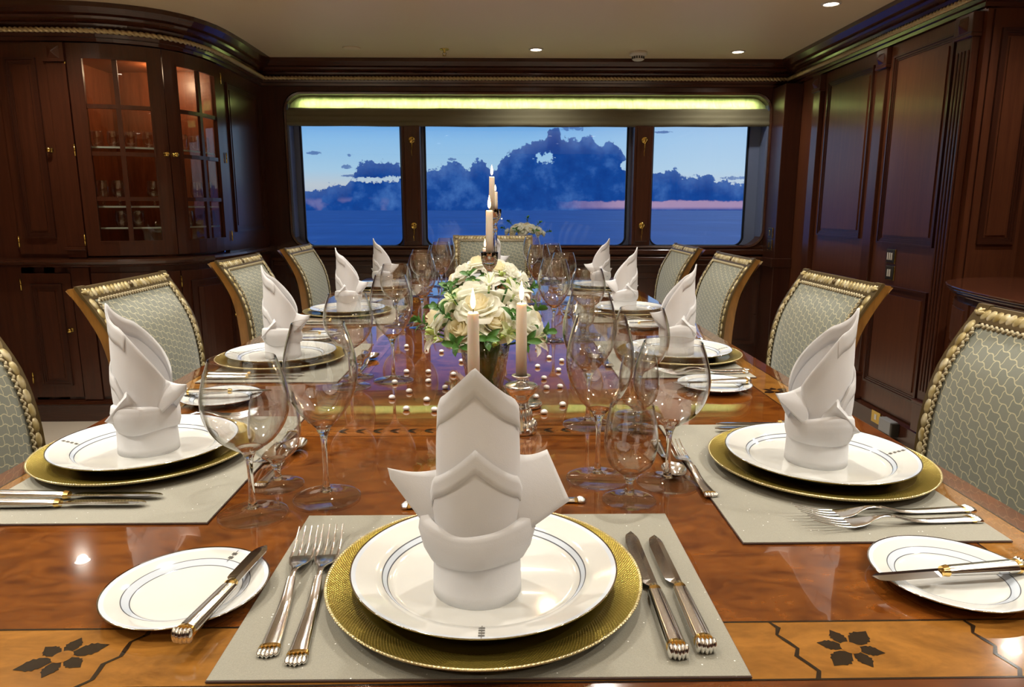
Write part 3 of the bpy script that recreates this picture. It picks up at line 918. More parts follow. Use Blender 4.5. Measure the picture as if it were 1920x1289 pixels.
# switches, outlet and wall box on the panelled wall
def switch(y, z, nrock, label, x=XR-.0125, rock=WHITEPL):
    r = empty('light_switch', (x, y, z), 0, label, 'light switch', 'switch plates on the panelled wall')
    b = MB(); b.box(-.004, 0, -.040, .040, -.036, .036, 0); bevel(b.build('plate_edge', BRASS, r), .002)
    b = MB(); b.box(-.0062, -.004, -.036, .036, -.032, .032, 0); b.build('plate', DARKPL, r)
    for k in range(nrock):
        c = (k-(nrock-1)/2)*.018
        b = MB(); b.box(-.011, -.006, c-.0048, c+.0048, -.018, .018); bevel(b.build('rocker', rock, r), .0015)
switch(3.53, .895, 3, 'dark square switch plate with three white rockers on the panelled wall')
switch(3.525, .812, 2, 'dark square switch plate with two white rockers, lower on the wall')
switch(4.86, .965, 1, 'small dark brass-edged plate in the corner by the window, upper', XR-.121, BRASS)
switch(4.86, .885, 1, 'small dark brass-edged plate in the corner by the window, lower', XR-.121, BRASS)
r = empty('wall_outlet', (XR-.0225, 3.50, .062), 0, 'square brass outlet plate low on the skirting of the panelled wall', 'outlet')
b = MB(); b.box(-.005, 0, -.042, .042, -.032, .032); bevel(b.build('plate', BRASS, r), .002)
b = MB(); b.box(-.007, -.004, -.009, .009, -.014, .014); b.build('socket', WHITEPL, r)
b = MB(); b.box(-.04, 0, -.06, .045, -.034, .034); b.box(-.042, 0, -.076, -.06, -.04, .03, 1)
o = bevel(b.build('wall_box', [GREYBOX, DARKPL]), .004); o.location = (XR-.0225, 3.36, .060); tag(o, 'grey plastic box with black end beside the brass outlet', 'box')

# ---- bow-fronted sideboard
r = empty('sideboard', (XA, 2.1, 0), 0, 'dark bow-fronted mahogany sideboard against the panelled wall', 'sideboard')
def bow(n=24, off=0, y0=1.25, y1=2.90, x=XA-.025, dep=.60):
    c, h = (y0+y1)/2, (y1-y0)/2+off
    return [(x, c+h)]+[(x-(dep+off)*(sin(PI*k/n)**.55), c+h*cos(PI*k/n)) for k in range(1, n)]+[(x, c-h)]
b = MB(); prism(b, bow(off=.012), .838, .850); prism(b, bow(off=.004), .828, .838); prism(b, bow(off=-.006), .815, .828); kid(bevel(b.build('worktop', MAHOG_H), .004), r)
b = MB(); prism(b, bow(off=-.03), .10, .815); prism(b, bow(off=-.05), .0, .10); kid(b.build('body', MAHOG_D), r)
bw = bow(off=-.029)
for i in (2, 5, 8, 11, 14, 17):
    seg = Path([bw[i+3], bw[i+2], bw[i+1], bw[i]]) if False else Path(list(bw[i:i+4]))
    L = seg.s[-1]
    n0 = seg.at(L/2, .01); side = 1 if n0.x < seg.at(L/2, 0).x else -1
    def pb(mb, q0, q1, z0, z1, d0, d1):
        seg.box(mb, q0, q1, z0, z1, d0*side, d1*side)
    b = MB(); pb(b, .01, L-.01, .13, .60, -.005, .010); pb(b, .05, L-.05, .18, .55, .010, .016); kid(b.build('door', MAHOG), r)
    b = MB(); pb(b, .01, L-.01, .63, .79, -.005, .010); pb(b, .04, L-.04, .66, .765, .010, .015); kid(b.build('drawer', MAHOG), r)

# ------------------------------------------------------------------ the sea
b = MB(); b.add([(-2600, 12, -6), (2600, 12, -6), (2600, 1900, -6), (-2600, 1900, -6)], [(0, 1, 2, 3)])
b.build('sea', SEA, kind='structure')

# ------------------------------------------------------------------ dining table
TX0, TX1, TY0, TY1, TZ = -.735, .668, .487, 3.95, .75
TXC = (TX0+TX1)/2
tb = empty('dining_table', (TXC, (TY0+TY1)/2, 0), 0, 'long glossy burl wood dining table with dark floral inlay bands', 'table')
b = MB()
rc = .05
outl = [(x, y) for x, y in rrect(TX0, TX1, TY0, TY1, rc, 8)]
n = len(outl)
prism(b, outl, .712, TZ, 1)
LV = [0.0]
def flat(poly, z, mat):
    b.add([(x, y, z) for x, y in poly], [tuple(range(len(poly)))], mat)
def rect(x0, x1, y0, y1, z, mat): flat([(x0, y0), (x1, y0), (x1, y1), (x0, y1)], z, mat)
e1 = .00012
bx, by0, by1 = .110, .113, .113      # inner edge of the floral band
wb, wy = .075, .083
IX0, IX1, IY0, IY1 = TX0+bx, TX1-bx, TY0+by0, TY1-by1
# crossband rim is the table's own edge wood; satinwood band; burl field
rect(IX0-wb, IX1+wb, IY0-wy, IY1+wy, TZ+e1, 2)
rect(IX0, IX1, IY0, IY1, TZ+2*e1, 0)
def frame_line(x0, x1, y0, y1, w, z, mat):
    rect(x0-w, x1+w, y0-w, y0+w, z, mat); rect(x0-w, x1+w, y1-w, y1+w, z, mat); rect(x0-w, x0+w, y0+w, y1-w, z, mat); rect(x1-w, x1+w, y0+w, y1-w, z, mat)
frame_line(IX0, IX1, IY0, IY1, .0012, TZ+3*e1, 4)
frame_line(IX0-wb, IX1+wb, IY0-wy, IY1+wy, .0011, TZ+3*e1, 4)
def flower(cx_, cy_, r=.034, rot=0):
    for k in range(6):
        a = rot+2*PI*k/6+.5; rr = r*(1.15 if k % 3 == 0 else .9)
        P = []
        for t, w in ((.16, .09), (.34, .17), (.52, .27), (.58, .235), (.66, .30), (.73, .23), (.80, .24), (.87, .15), (1.08, 0)): P.append((t, w))
        poly = [(t*rr, w*rr) for t, w in P]+[(t*rr, -w*rr*.9) for t, w in P[-2:0:-1]]
        flat([(cx_+x*cos(a)-y*sin(a), cy_+x*sin(a)+y*cos(a)) for x, y in poly], TZ+4*e1, 4)
    flat([(cx_+.30*r*cos(t*PI/10), cy_+.30*r*sin(t*PI/10)) for t in range(20)], TZ+5*e1, 2)
    flat([(cx_+.25*r*cos(t*PI/10), cy_+.25*r*sin(t*PI/10)) for t in range(20)], TZ+6*e1, 2)
ym = IY0-wy/2
flower(-.382, ym, .029); flower(.312, ym, .029, rot=.25); flower(TXC, ym)
for y in (1.45, 2.25, 3.05): flower(IX1+wb/2-.004, y, .028); flower(IX0-wb/2+.004, y, .028)
flower(-.38, IY1+wy/2); flower(.31, IY1+wy/2)
# veins across the satinwood at panel joints
for x0, x1 in ((-.325, -.345), (.254, .268), (.44, .438), (-.508, -.506)):
    P = []; Q = []
    for k in range(9):
        t = k/8; xx_ = x0+(x1-x0)*t+.004*sin(k*2.1); w = .0010+.0014*abs(sin(k*1.7)); P.append((xx_-w, IY0-wy+wy*(1-t))); Q.append((xx_+w, IY0-wy+wy*(1-t)))
    flat(P+Q[::-1], TZ+4*e1, 4)
# inner laurel band
LX0, LX1, LY0, LY1, lw_ = -.362, .286, 1.16, 3.29, .055
rect(LX0, LX1, LY0, LY0+lw_, TZ+3*e1, 3); rect(LX0, LX1, LY1-lw_, LY1, TZ+3*e1, 3); rect(LX0, LX0+lw_, LY0+lw_, LY1-lw_, TZ+3*e1, 3); rect(LX1-lw_, LX1, LY0+lw_, LY1-lw_, TZ+3*e1, 3)
frame_line(LX0, LX1, LY0, LY1, .0007, TZ+4*e1, 4); frame_line(LX0+lw_, LX1-lw_, LY0+lw_, LY1-lw_, .0007, TZ+4*e1, 4)
def leaf2(x, y, a, L=.022, w=.0042):
    poly = [(0, 0), (L*.3, w), (L*.6, w*.95), (L, 0), (L*.6, -w*.7), (L*.3, -w*.8)]
    flat([(x+p*cos(a)-q*sin(a), y+p*sin(a)+q*cos(a)) for p, q in poly], TZ+5*e1, 4)
yv = LY0+lw_/2
rect(LX0+.03, LX1-.03, yv-.0005, yv+.0005, TZ+4*e1, 4)
x = LX0+.05; k = 0
while x < LX1-.05:
    s_ = 1
    leaf2(x, yv, .62*s_); leaf2(x, yv, -.62*s_); x += .030
for xv in (LX0+lw_/2, LX1-lw_/2):
    y = LY0+.07; k = 0
    while y < LY1-.07:
        if k % 5 != 4:
            leaf2(xv, y, PI/2+.95, .022, .0030); leaf2(xv, y, PI/2-.95, .022, .0030); rect(xv-.0006, xv+.0006, y, y+.0165, TZ+4*e1, 4)
        y += .0165; k += 1
top = kid(b.build('tabletop', [TABLE, TABLE_RIM, SATIN, SATIN_R, INK]), tb)
b = MB(); b.box(TX0+.08, TX1-.08, TY0+.08, TY1-.08, .63, .7118); kid(bevel(b.build('apron', MAHOG_D), .004), tb)
for y in (1.25, 3.15):
    b = MB(); T = Matrix.Translation((TXC, y, 0))
    b.lathe([(0, .09), (.10, .09), (.12, .14), (.07, .20), (.06, .26), (.10, .36), (.10, .44), (.065, .50), (.06, .56), (.11, .60), (.12, .63), (0, .63)], 28, T=T)
    b.box(-.32, .32, -.06, .06, .03, .10, T=T); b.box(-.06, .06, -.25, .25, .03, .10, T=T)
    for fx, fy in ((-.30, 0), (.30, 0), (0, -.23), (0, .23)): b.blob((fx, fy, .02), (.05, 0, 0), (0, .05, 0), (0, 0, .02), T=T)
    kid(b.build('pedestal', MAHOG_D), tb)

# ------------------------------------------------------------------ chairs
def make_chair():
    r = empty('dining_chair', (0, 0, 0), 0, 'x', 'chair', 'upholstered dining chairs round the table')
    zs = [.44, .60, .70, .75, .80, .85, .90, .93, .955]
    ps = [-.015, -.004, .0, .004, .013, .029, .056, .075, .094]
    def prof(z):
        if z <= zs[0]: return ps[0]
        for i in range(len(zs)-1):
            if z <= zs[i+1]:
                t = (z-zs[i])/(zs[i+1]-zs[i]); t2 = t
                # cubic through neighbours for a soft bow
                m0 = (ps[i+1]-ps[max(0, i-1)])/(zs[i+1]-zs[max(0, i-1)]); m1 = (ps[min(len(ps)-1, i+2)]-ps[i])/(zs[min(len(ps)-1, i+2)]-zs[i]); h = zs[i+1]-zs[i]
                return (2*t**3-3*t**2+1)*ps[i]+(t**3-2*t**2+t)*h*m0+(-2*t**3+3*t**2)*ps[i+1]+(t**3-t**2)*h*m1
        return ps[-1]
    Y = lambda z: -prof(z)
    def W(z): return .194+.013*(z-.45)/.5
    # upholstered panel
    b = MB(); ZT = .930
    def fn(u, v):
        z = .50+(ZT-.50)*v; w = W(z)-.026
        bul = .010*(1-abs(2*u-1)**4)*(1-abs(2*v-1)**6)-.001
        return ((2*u-1)*w, Y(z)+.002+bul, z)
    b.grid(fn, 20, 30)
    b.grid(lambda u, v: ((1-2*u)*(W(.5+(ZT-.5)*v)-.026), Y(.50+(ZT-.50)*v)-.012, .50+(ZT-.50)*v), 4, 30)
    b.build('backrest', FABRIC, r)
    # wooden frame, a curved board open at the front; fabric back
    b = MB()
    for s in (-1, 1):
        secs = []
        for k in range(25):
            z = .40+(.958-.40)*k/24; dp = .034-.012*max(0, (z-.75)/.20)
            secs.append([(s*(W(z)+.004), Y(z)-.002, z), (s*(W(z)-.036), Y(z)-.002, z), (s*(W(z)-.036), Y(z)-dp+.012, z), (s*(W(z)+.006), Y(z)-dp, z-.004*k/24)])
        b.loft(secs if s > 0 else [q[::-1] for q in secs], 0, False)
    w = W(.95)
    b.loft([[(-w, Y(.925), .925), (-w, Y(.958)-.0, .958), (-w, Y(.958)-.022, .956), (-w, Y(.925)-.024, .93)], [(w, Y(.925), .925), (w, Y(.958), .958), (w, Y(.958)-.022, .956), (w, Y(.925)-.024, .93)]], 0, False)
    b.box(-.19, .19, -.04, -.005, .44, .50)
    b.grid(lambda u, v: ((2*u-1)*(W(.45+.5*v)-.02), Y(.45+.5*v)-.042, .45+.5*v), 4, 20)
    bevel(b.build('back_frame', PALEW, r), .002, 1)
    # dark fillet behind the carving
    b = MB()
    for s in (-1, 1):
        b.loft([[(s*(W(z)+.006), Y(z)-.003, z), (s*(W(z)+.006), Y(z)+.004, z), (s*(W(z)-.026), Y(z)+.004, z), (s*(W(z)-.026), Y(z)-.003, z)][::s] for z in [.50+.4625*k/20 for k in range(21)]], 0, False)
    b.loft([[(x, Y(.932)+.004, .932), (x, Y(.960)+.004, .960), (x, Y(.960)-.004, .960), (x, Y(.932)-.004, .932)] for x in (-W(.96)-.006, W(.96)+.006)], 0, False)
    b.build('fillet', DARKGILT, r)
    # carved scales down the sides, twisted rope along the top
    b = MB()
    for s in (-1, 1):
        z = .936; k = 0
        while z > .52:
            dz = .0285; zc = z-dz/2; dy = (Y(zc-.01)-Y(zc+.01))/-.02
            t = Vector((0, dy, 1)).normalized(); nrmv = Vector((0, 1, -dy)).normalized()
            b.blob((s*(W(zc)-.0105), Y(zc)+.003, zc), (.0098, 0, 0), nrmv*.0042, t*.0152, 8, 6)
            z -= dz*.97/math.sqrt(1+dy*dy)
    zc = .946; dy = -2.2; t = Vector((0, -.8, 1)).normalized(); nv_ = Vector((0, 1, .8)).normalized()
    nT = 23
    for k in range(nT):
        x = (k-(nT-1)/2)*.0162
        sg = 1 if x > 0 else -1
        if k == nT//2: b.blob((x, Y(zc)+.005, zc), (.009, 0, 0), nv_*.006, t*.009, 8, 6, 1); continue
        ax = (Vector((1, 0, 0))*.0085+t*.006*sg)
        b.blob((x, Y(zc)+.003, zc), ax*1.0, nv_*.0052, (t*.0115-Vector((1, 0, 0))*.007*sg), 8, 6)
    for s in (-1, 1):
        for a in (0.3, 1.2, 2.1, 2.9):
            d = Vector((cos(a), 0, 0))+t*sin(a)
            b.blob((s*(W(.945)-.011)+d.x*.005, Y(.945)+.006+d.y*.005, .946+d.z*.005), d*.010, nv_*.005, d.cross(nv_)*.004, 8, 6, 0)
    b.build('carved_border', [GILDED, DARKGILT], r)
    # braid between carving and cloth
    b = MB()
    for s in (-1, 1):
        z = .926; k = 0
        while z > .51:
            dy = -(Y(z+.01)-Y(z-.01))/.02; t2 = Vector((0, -dy, 1)).normalized(); n2 = Vector((0, 1, dy)).normalized()
            tl = 1 if k % 2 else -1
            b.blob((s*(W(z)-.029)+tl*.0016, Y(z)+.007, z), Vector((tl*.0032, 0, 0))+t2*.0046, n2*.0030, Vector((.0026, 0, 0))-t2*.0012*tl, 6, 4); z -= .0062; k += 1
    x = -W(.925)+.030; k = 0
    while x < W(.925)-.030:
        tl = 1 if k % 2 else -1
        b.blob((x, Y(.928)+.006, .928+tl*.0016), Vector((.0046, 0, 0))+t*.0032*tl, nv_*.0030, Vector((-.0012*tl, 0, 0))+t*.0026, 6, 4); x += .0062; k += 1
    b.build('braid_trim', BRAID, r)
    # seat and legs
    b = MB(); b.box(-.225, .225, -.01, .44, .385, .43); bevel(b.build('seat_rail', PALEW, r), .006)
    b = MB(); b.grid(lambda u, v: ((2*u-1)*.215, .005+.42*v, .432+.045*(1-abs(2*u-1)**5)*(1-abs(2*v-1)**5)), 14, 14); b.grid(lambda u, v: ((1-2*u)*.215, .005+.42*v, .4305), 2, 2)
    b.build('seat', FABRIC, r)
    for sx in (-1, 1):
        b = MB(); b.lathe([(0, 0), (.013, 0), (.016, .02), (.014, .05), (.026, .34), (.028, .385), (0, .385)], 12, T=Matrix.Translation((sx*.19, .405, 0))); b.build('leg', PALEW, r)
        b = MB(); secs = []
        for k in range(9):
            z = .40*k/8; y = -.02-.07*(1-k/8)**2; h = .016+.006*k/8
            secs.append([(sx*.195-h, y-h, z), (sx*.195+h, y-h, z), (sx*.195+h, y+h, z), (sx*.195-h, y+h, z)])
        b.loft(secs, 0, False); b.build('leg', PALEW, r)
    return r


ch = Stamp(make_chair())
ordn = ['fourth', 'third', 'second', 'first']
for i, y in enumerate((1.06, 1.79, 2.58, 3.34)):
    ch((-.848, y, 0), -PI/2, 'grey-green upholstered chair, %s from the windows on the cabinet side' % ordn[i])
for i, y in enumerate((1.06, 1.82, 2.65, 3.35)):
    ch((.795, y, 0), PI/2, 'grey-green upholstered chair, %s from the windows along the panelled wall' % ordn[i])
hc = ch((-.035, 4.11, .015), PI, 'grey-green upholstered chair at the head of the table by the windows'); hc.scale = (1.1, 1, 1)

# ------------------------------------------------------------------ table ware
def mk(name, label='x', cat=None, group=None): return empty(name, (0, 0, 0), 0, label, cat, group)

# placemat
b = MB(); b.box(-.2255, .2255, -.158, .158, 0, .0022, 0); b.box(-.2262, .2262, -.1587, .1587, 0, .0014, 1)
mat = Stamp(tag(b.build('placemat', [MATM, MATEDGE]), 'x', 'placemat', 'glittery placemats'))
# charger
b = MB(); b.lathe([(0, .003), (.085, .003), (.090, 0), (.094, .003), (.128, .0045), (.156, .0125), (.1585, .0150), (.160, .0155), (.1600, .0140), (.157, .0125)][::1], 96)
b2 = MB(); b2.lathe([(0, .0055), (.122, .0055), (.130, .0085), (.157, .0150), (.1592, .0162), (.1603, .0152), (.157, .0115), (.128, .0045), (.094, .003), (.090, 0), (.085, .003), (0, .003)], 96)
charger = Stamp(tag(b2.build('charger_plate', GOLDPL), 'x', 'charger plate', 'gold charger plates'))

def ladder(mb, r0, dr, n, w, zf, slope):
    """small stack of bars on the rim at the diner's side"""
    for k in range(n):
        r = r0+k*dr
        mb.add([(-w, -r+dr*.3, zf(r-dr*.3)), (w, -r+dr*.3, zf(r-dr*.3)), (w, -r-dr*.3, zf(r+dr*.3)), (-w, -r-dr*.3, zf(r+dr*.3))], [(3, 2, 1, 0)], 1)
    mb.add([(-.0004, -r0+dr, zf(r0-dr)), (.0004, -r0+dr, zf(r0-dr)), (.0004, -(r0+n*dr), zf(r0+n*dr)), (-.0004, -(r0+n*dr), zf(r0+n*dr))], [(3, 2, 1, 0)], 1)

b = MB(); b.lathe([(0, .0045), (.090, .0045), (.097, .0062), (.104, .0125), (.112, .0150), (.1335, .0205), (.1350, .0212), (.1352, .0203), (.1335, .0185), (.108, .0115), (.098, .0030), (.092, 0), (.086, 0), (.084, .0022), (0, .0025)], 96)
zr = lambda r: .0150+(r-.112)/(.1335-.112)*.0055+.00025
ladder(b, .1085, .0062, 4, .0028, lambda r: max(.0150, zr(r)) if r > .112 else .0138+.0012*(r-.108)/.004+.0003, 0)
plate = Stamp(tag(b.build('dinner_plate', [CHINA, MARK]), 'x', 'plate', 'white dinner plates with grey line'))
b = MB(); b.lathe([(0, .0035), (.048, .0035), (.053, .0050), (.058, .0085), (.0775, .0125), (.0790, .0130), (.0792, .0122), (.0775, .0110), (.058, .0065), (.052, .0015), (.048, 0), (.044, 0), (.043, .0015), (0, .0018)], 80)
ladder(b, .063, .0062, 2, .0030, lambda r: .0085+(r-.058)/.0195*.004+.0003, 0)
bread = Stamp(tag(b.build('bread_plate', [CHINA_S, MARK]), 'x', 'bread plate', 'small bread plates'))

# cutlery ------------------------------------------------------------
def lsec(y, z, w, t, n=16, fl=0, pw=2.0):
    s = []
    for k in range(n):
        a = 2*PI*k/n; c, s_ = cos(a), sin(a)
        m_ = 1+fl*cos(a*8)
        s.append((w*m_*math.copysign(abs(c)**(2/pw), c), y, z+t*m_*math.copysign(abs(s_)**(2/pw), s_)))
    return s

def handle(mb, y0, y1, w0, w1, zc, t, endw, flute=.10, n=24):
    """fluted handle from neck y0 to butt y1 with a beaded end"""
    L = y1-y0; secs = []
    for k in range(15):
        f = k/14; w = w0+(w1-w0)*f
        secs.append(lsec(y0+L*.86*f, zc(f), w, t*(.8+.4*f), n, flute if 0 < k < 14 else 0))
    mb.loft(secs)
    e0 = y0+L*.86; zz = zc(1)
    mb.loft([lsec(e0-.0012*(1 if L > 0 else -1), zz, endw*1.02, t*1.35, n), lsec(e0+L*.02, zz, endw*1.06, t*1.45, n)], 1)
    for k in range(5):
        f = (k-2)/2.2
        mb.blob((f*endw*.85, e0+L*.08-abs(f)*L*.012, zz), (endw*.30, 0, 0), (0, L*.060*(1-.18*abs(f)), 0), (0, 0, t*1.45), 8, 6)

def make_knife(name, L, bl, cat, grp):
    b = MB(); hl = L-bl
    handle(b, 0, -hl, .0070, .0086, lambda f: .0070, .0052, .0088)
    b.loft([lsec(0, .007, .0066, .0062, 16), lsec(.006, .007, .0052, .0050, 16)], 1)
    r = tag(b.build(name, [SILVER, GOLDB]), 'x', cat, grp)
    g = MB()
    # blade lies flat, edge toward -x
    secs = []
    for k in range(19):
        f = k/18; y = .006+bl*f
        bx_ = .0108*(min(1, f*8)**.5)*(1 if f < .80 else math.sqrt(max(0.0, 1-((f-.80)/.2)**2))*.9+.02)
        ox = -.0005-.0015*f; rx = .0055*(1 if f < .85 else max(.05, 1-((f-.85)/.15)**1.5))
        secs.append([(ox-bx_, y, .0068), (ox, y, .0078), (ox+rx, y, .0074), (ox+rx, y, .0062), (ox, y, .0058)])
    g.loft(secs, 0, False); g.build('blade', SILVER_D, r)
    return r

def make_fork(name, L, cat, grp, s=1.0):
    b = MB(); hw = .0140*s; tl = .056*s; hd = .030*s; hl = L-tl-hd-.02
    zp = lambda y: .0018+.010*math.exp(-((y)/.030)**2)+.016*max(0, (y-.02)/(hd+tl))**2.0   # arched neck, lifted tips
    handle(b, -.012, -hl-.012, .0042, .0084, lambda f: .0022+.0100*math.exp(-((.012+hl*f)/.035)**2), .0021, .0092, .06)
    # neck to head
    secs = []
    for y, w in ((-.014, .0030), (-.004, .0028), (.006, .0034), (.016, .0060), (.024, .0095), (.032, .0113), (.046, hw)):
        secs.append(lsec(y, zp(y), w, .0011, 16, 0, 2.6))
    b.loft(secs)
    for k in range(4):
        x = (k-1.5)*hw*.56; secs = []
        for j in range(9):
            f = j/8; y = .044+tl*f; w = .0019*s*(1-.55*f)
            secs.append(lsec(y, zp(y), w, .0011*(1-.5*f), 8, 0, 2.6))
            secs[-1] = [(p[0]+x*(1-.05*f), p[1], p[2]) for p in secs[-1]]
        b.loft(secs)
    return tag(b.build(name, [SILVER, GOLDB]), 'x', cat, grp)

def make_spoon(name, L, cat, grp):
    b = MB(); bl = .055; hl = L-bl-.02
    zn = lambda y: .0018+.009*math.exp(-((y)/.028)**2)
    handle(b, -.010, -hl-.010, .0036, .0074, lambda f: zn(-.01-hl*f), .0018, .0080, .06)
    b.loft([lsec(y, zn(y)*(1 if y < .0 else 1), w, .0013, 16) for y, w in ((-.012, .0030), (0, .0028), (.012, .0036), (.020, .0060))])
    def fn(u, v):
        a = 2*PI*u; rr = v; y = .012+bl/2+bl/2*rr*cos(a)*1.0; x = .0175*rr*sin(a)*(1-.12*cos(a))
        return (x, y, .0022+.0095*rr*rr)
    b.grid(lambda u, v: fn(u, v), 28, 8, 0, True, True)
    b.grid(lambda u, v: (lambda p: (p[0], p[1], p[2]-.0012))(fn(u, 1-v)), 28, 8, 0, True, True)
    return tag(b.build(name, [SILVER, GOLDB]), 'x', cat, grp)

knife = Stamp(make_knife('table_knife', .230, .124, 'knife', 'table knives'))
knife2 = Stamp(make_knife('starter_knife', .212, .110, 'knife', 'starter knives'))
bknife = Stamp(make_knife('butter_knife', .168, .078, 'butter knife', 'butter knives on bread plates'))
fork = Stamp(make_fork('table_fork', .238, 'fork', 'table forks'))
fork2 = Stamp(make_fork('starter_fork', .220, 'fork', 'starter forks', .95))
dfork = Stamp(make_fork('dessert_fork', .185, 'dessert fork', 'dessert forks', .85))
dspoon = Stamp(make_spoon('dessert_spoon', .185, 'dessert spoon', 'dessert spoons'))

# glasses ------------------------------------------------------------
def smooth_prof(P, n=5):
    out = []
    for i in range(len(P)-1):
        p0 = P[max(0, i-1)]; p1 = P[i]; p2 = P[i+1]; p3 = P[min(len(P)-1, i+2)]
        for k in range(n):
            t = k/n
            out.append(tuple(.5*((2*p1[j])+(-p0[j]+p2[j])*t+(2*p0[j]-5*p1[j]+4*p2[j]-p3[j])*t*t+(-p0[j]+3*p1[j]-3*p2[j]+p3[j])*t**3) for j in (0, 1)))
    out.append(P[-1]); return [(max(0, r), z) for r, z in out]

def make_glass(name, cat, grp, foot, zst, bowl, label='x', seg=40):
    """foot radius, stem top, bowl outline from its bottom up"""
    r = mk(name, label, cat, grp)
    b0 = bowl[0]
    k = min(i for i, (rr, z) in enumerate(bowl) if rr > bowl[-1][0]*.55)
    zb = zst
    # solid foot, stem and thick bottom of the bowl
    P = [(0, 0.0002), (foot*.96, .0002), (foot, .0010), (foot*.97, .0020), (foot*.6, .0036), (foot*.28, .0065), (.0065, .0115), (.0046, .020)]
    if zst > .05: P += [(.0036, .035), (.0034, zst-.03), (.0046, zst-.010)]
    else: P += [(.0050, zst-.006)]
    P += [(.0085, zst), (bowl[1][0]*.62, bowl[0][1]+(bowl[1][1]-bowl[0][1])*.30), (bowl[1][0], bowl[1][1])]
    P2 = smooth_prof(P[2:], 3)
    prof = P[:2]+P2+[(bowl[1][0]-.0012, bowl[1][1]), (bowl[1][0]*.70, bowl[0][1]+(bowl[1][1]-bowl[0][1])*.62), (0, bowl[0][1]+(bowl[1][1]-bowl[0][1])*.35)]
    ks = next(i for i, (rr, z) in enumerate(prof) if z > .008)
    b = MB(); b.lathe(prof[:ks+1], seg); b.build('foot', THIN_F, r)
    b = MB(); b.lathe([(0, prof[ks][1]-.001)]+prof[ks:], seg); b.build('stem', CRYSTAL, r)
    o = smooth_prof(bowl[1:], 6)
    b = MB(); b.lathe(o+[(bowl[-1][0]-.0004, bowl[-1][1]+.0006)]+[(rr-.0011, z) for rr, z in o[::-1]], seg+8); b.build('bowl', THIN, r)
    return r

tall = Stamp(make_glass('wine_glass', 'wine glass', 'tall white wine glasses', .0445, .095, [(0, .096), (.0155, .105), (.0290, .120), (.0415, .143), (.0475, .168), (.0462, .192), (.0405, .217), (.0335, .239)]))
wide = Stamp(make_glass('wine_glass', 'wine glass', 'wide red wine glasses', .0430, .083, [(0, .084), (.0180, .090), (.0345, .103), (.0470, .122), (.0525, .144), (.0510, .166), (.0458, .187), (.0400, .204)]))
short = Stamp(make_glass('water_goblet', 'water glass', 'short water goblets', .0355, .032, [(0, .033), (.0145, .040), (.0280, .052), (.0345, .072), (.0352, .090), (.0325, .112), (.0285, .132)]))

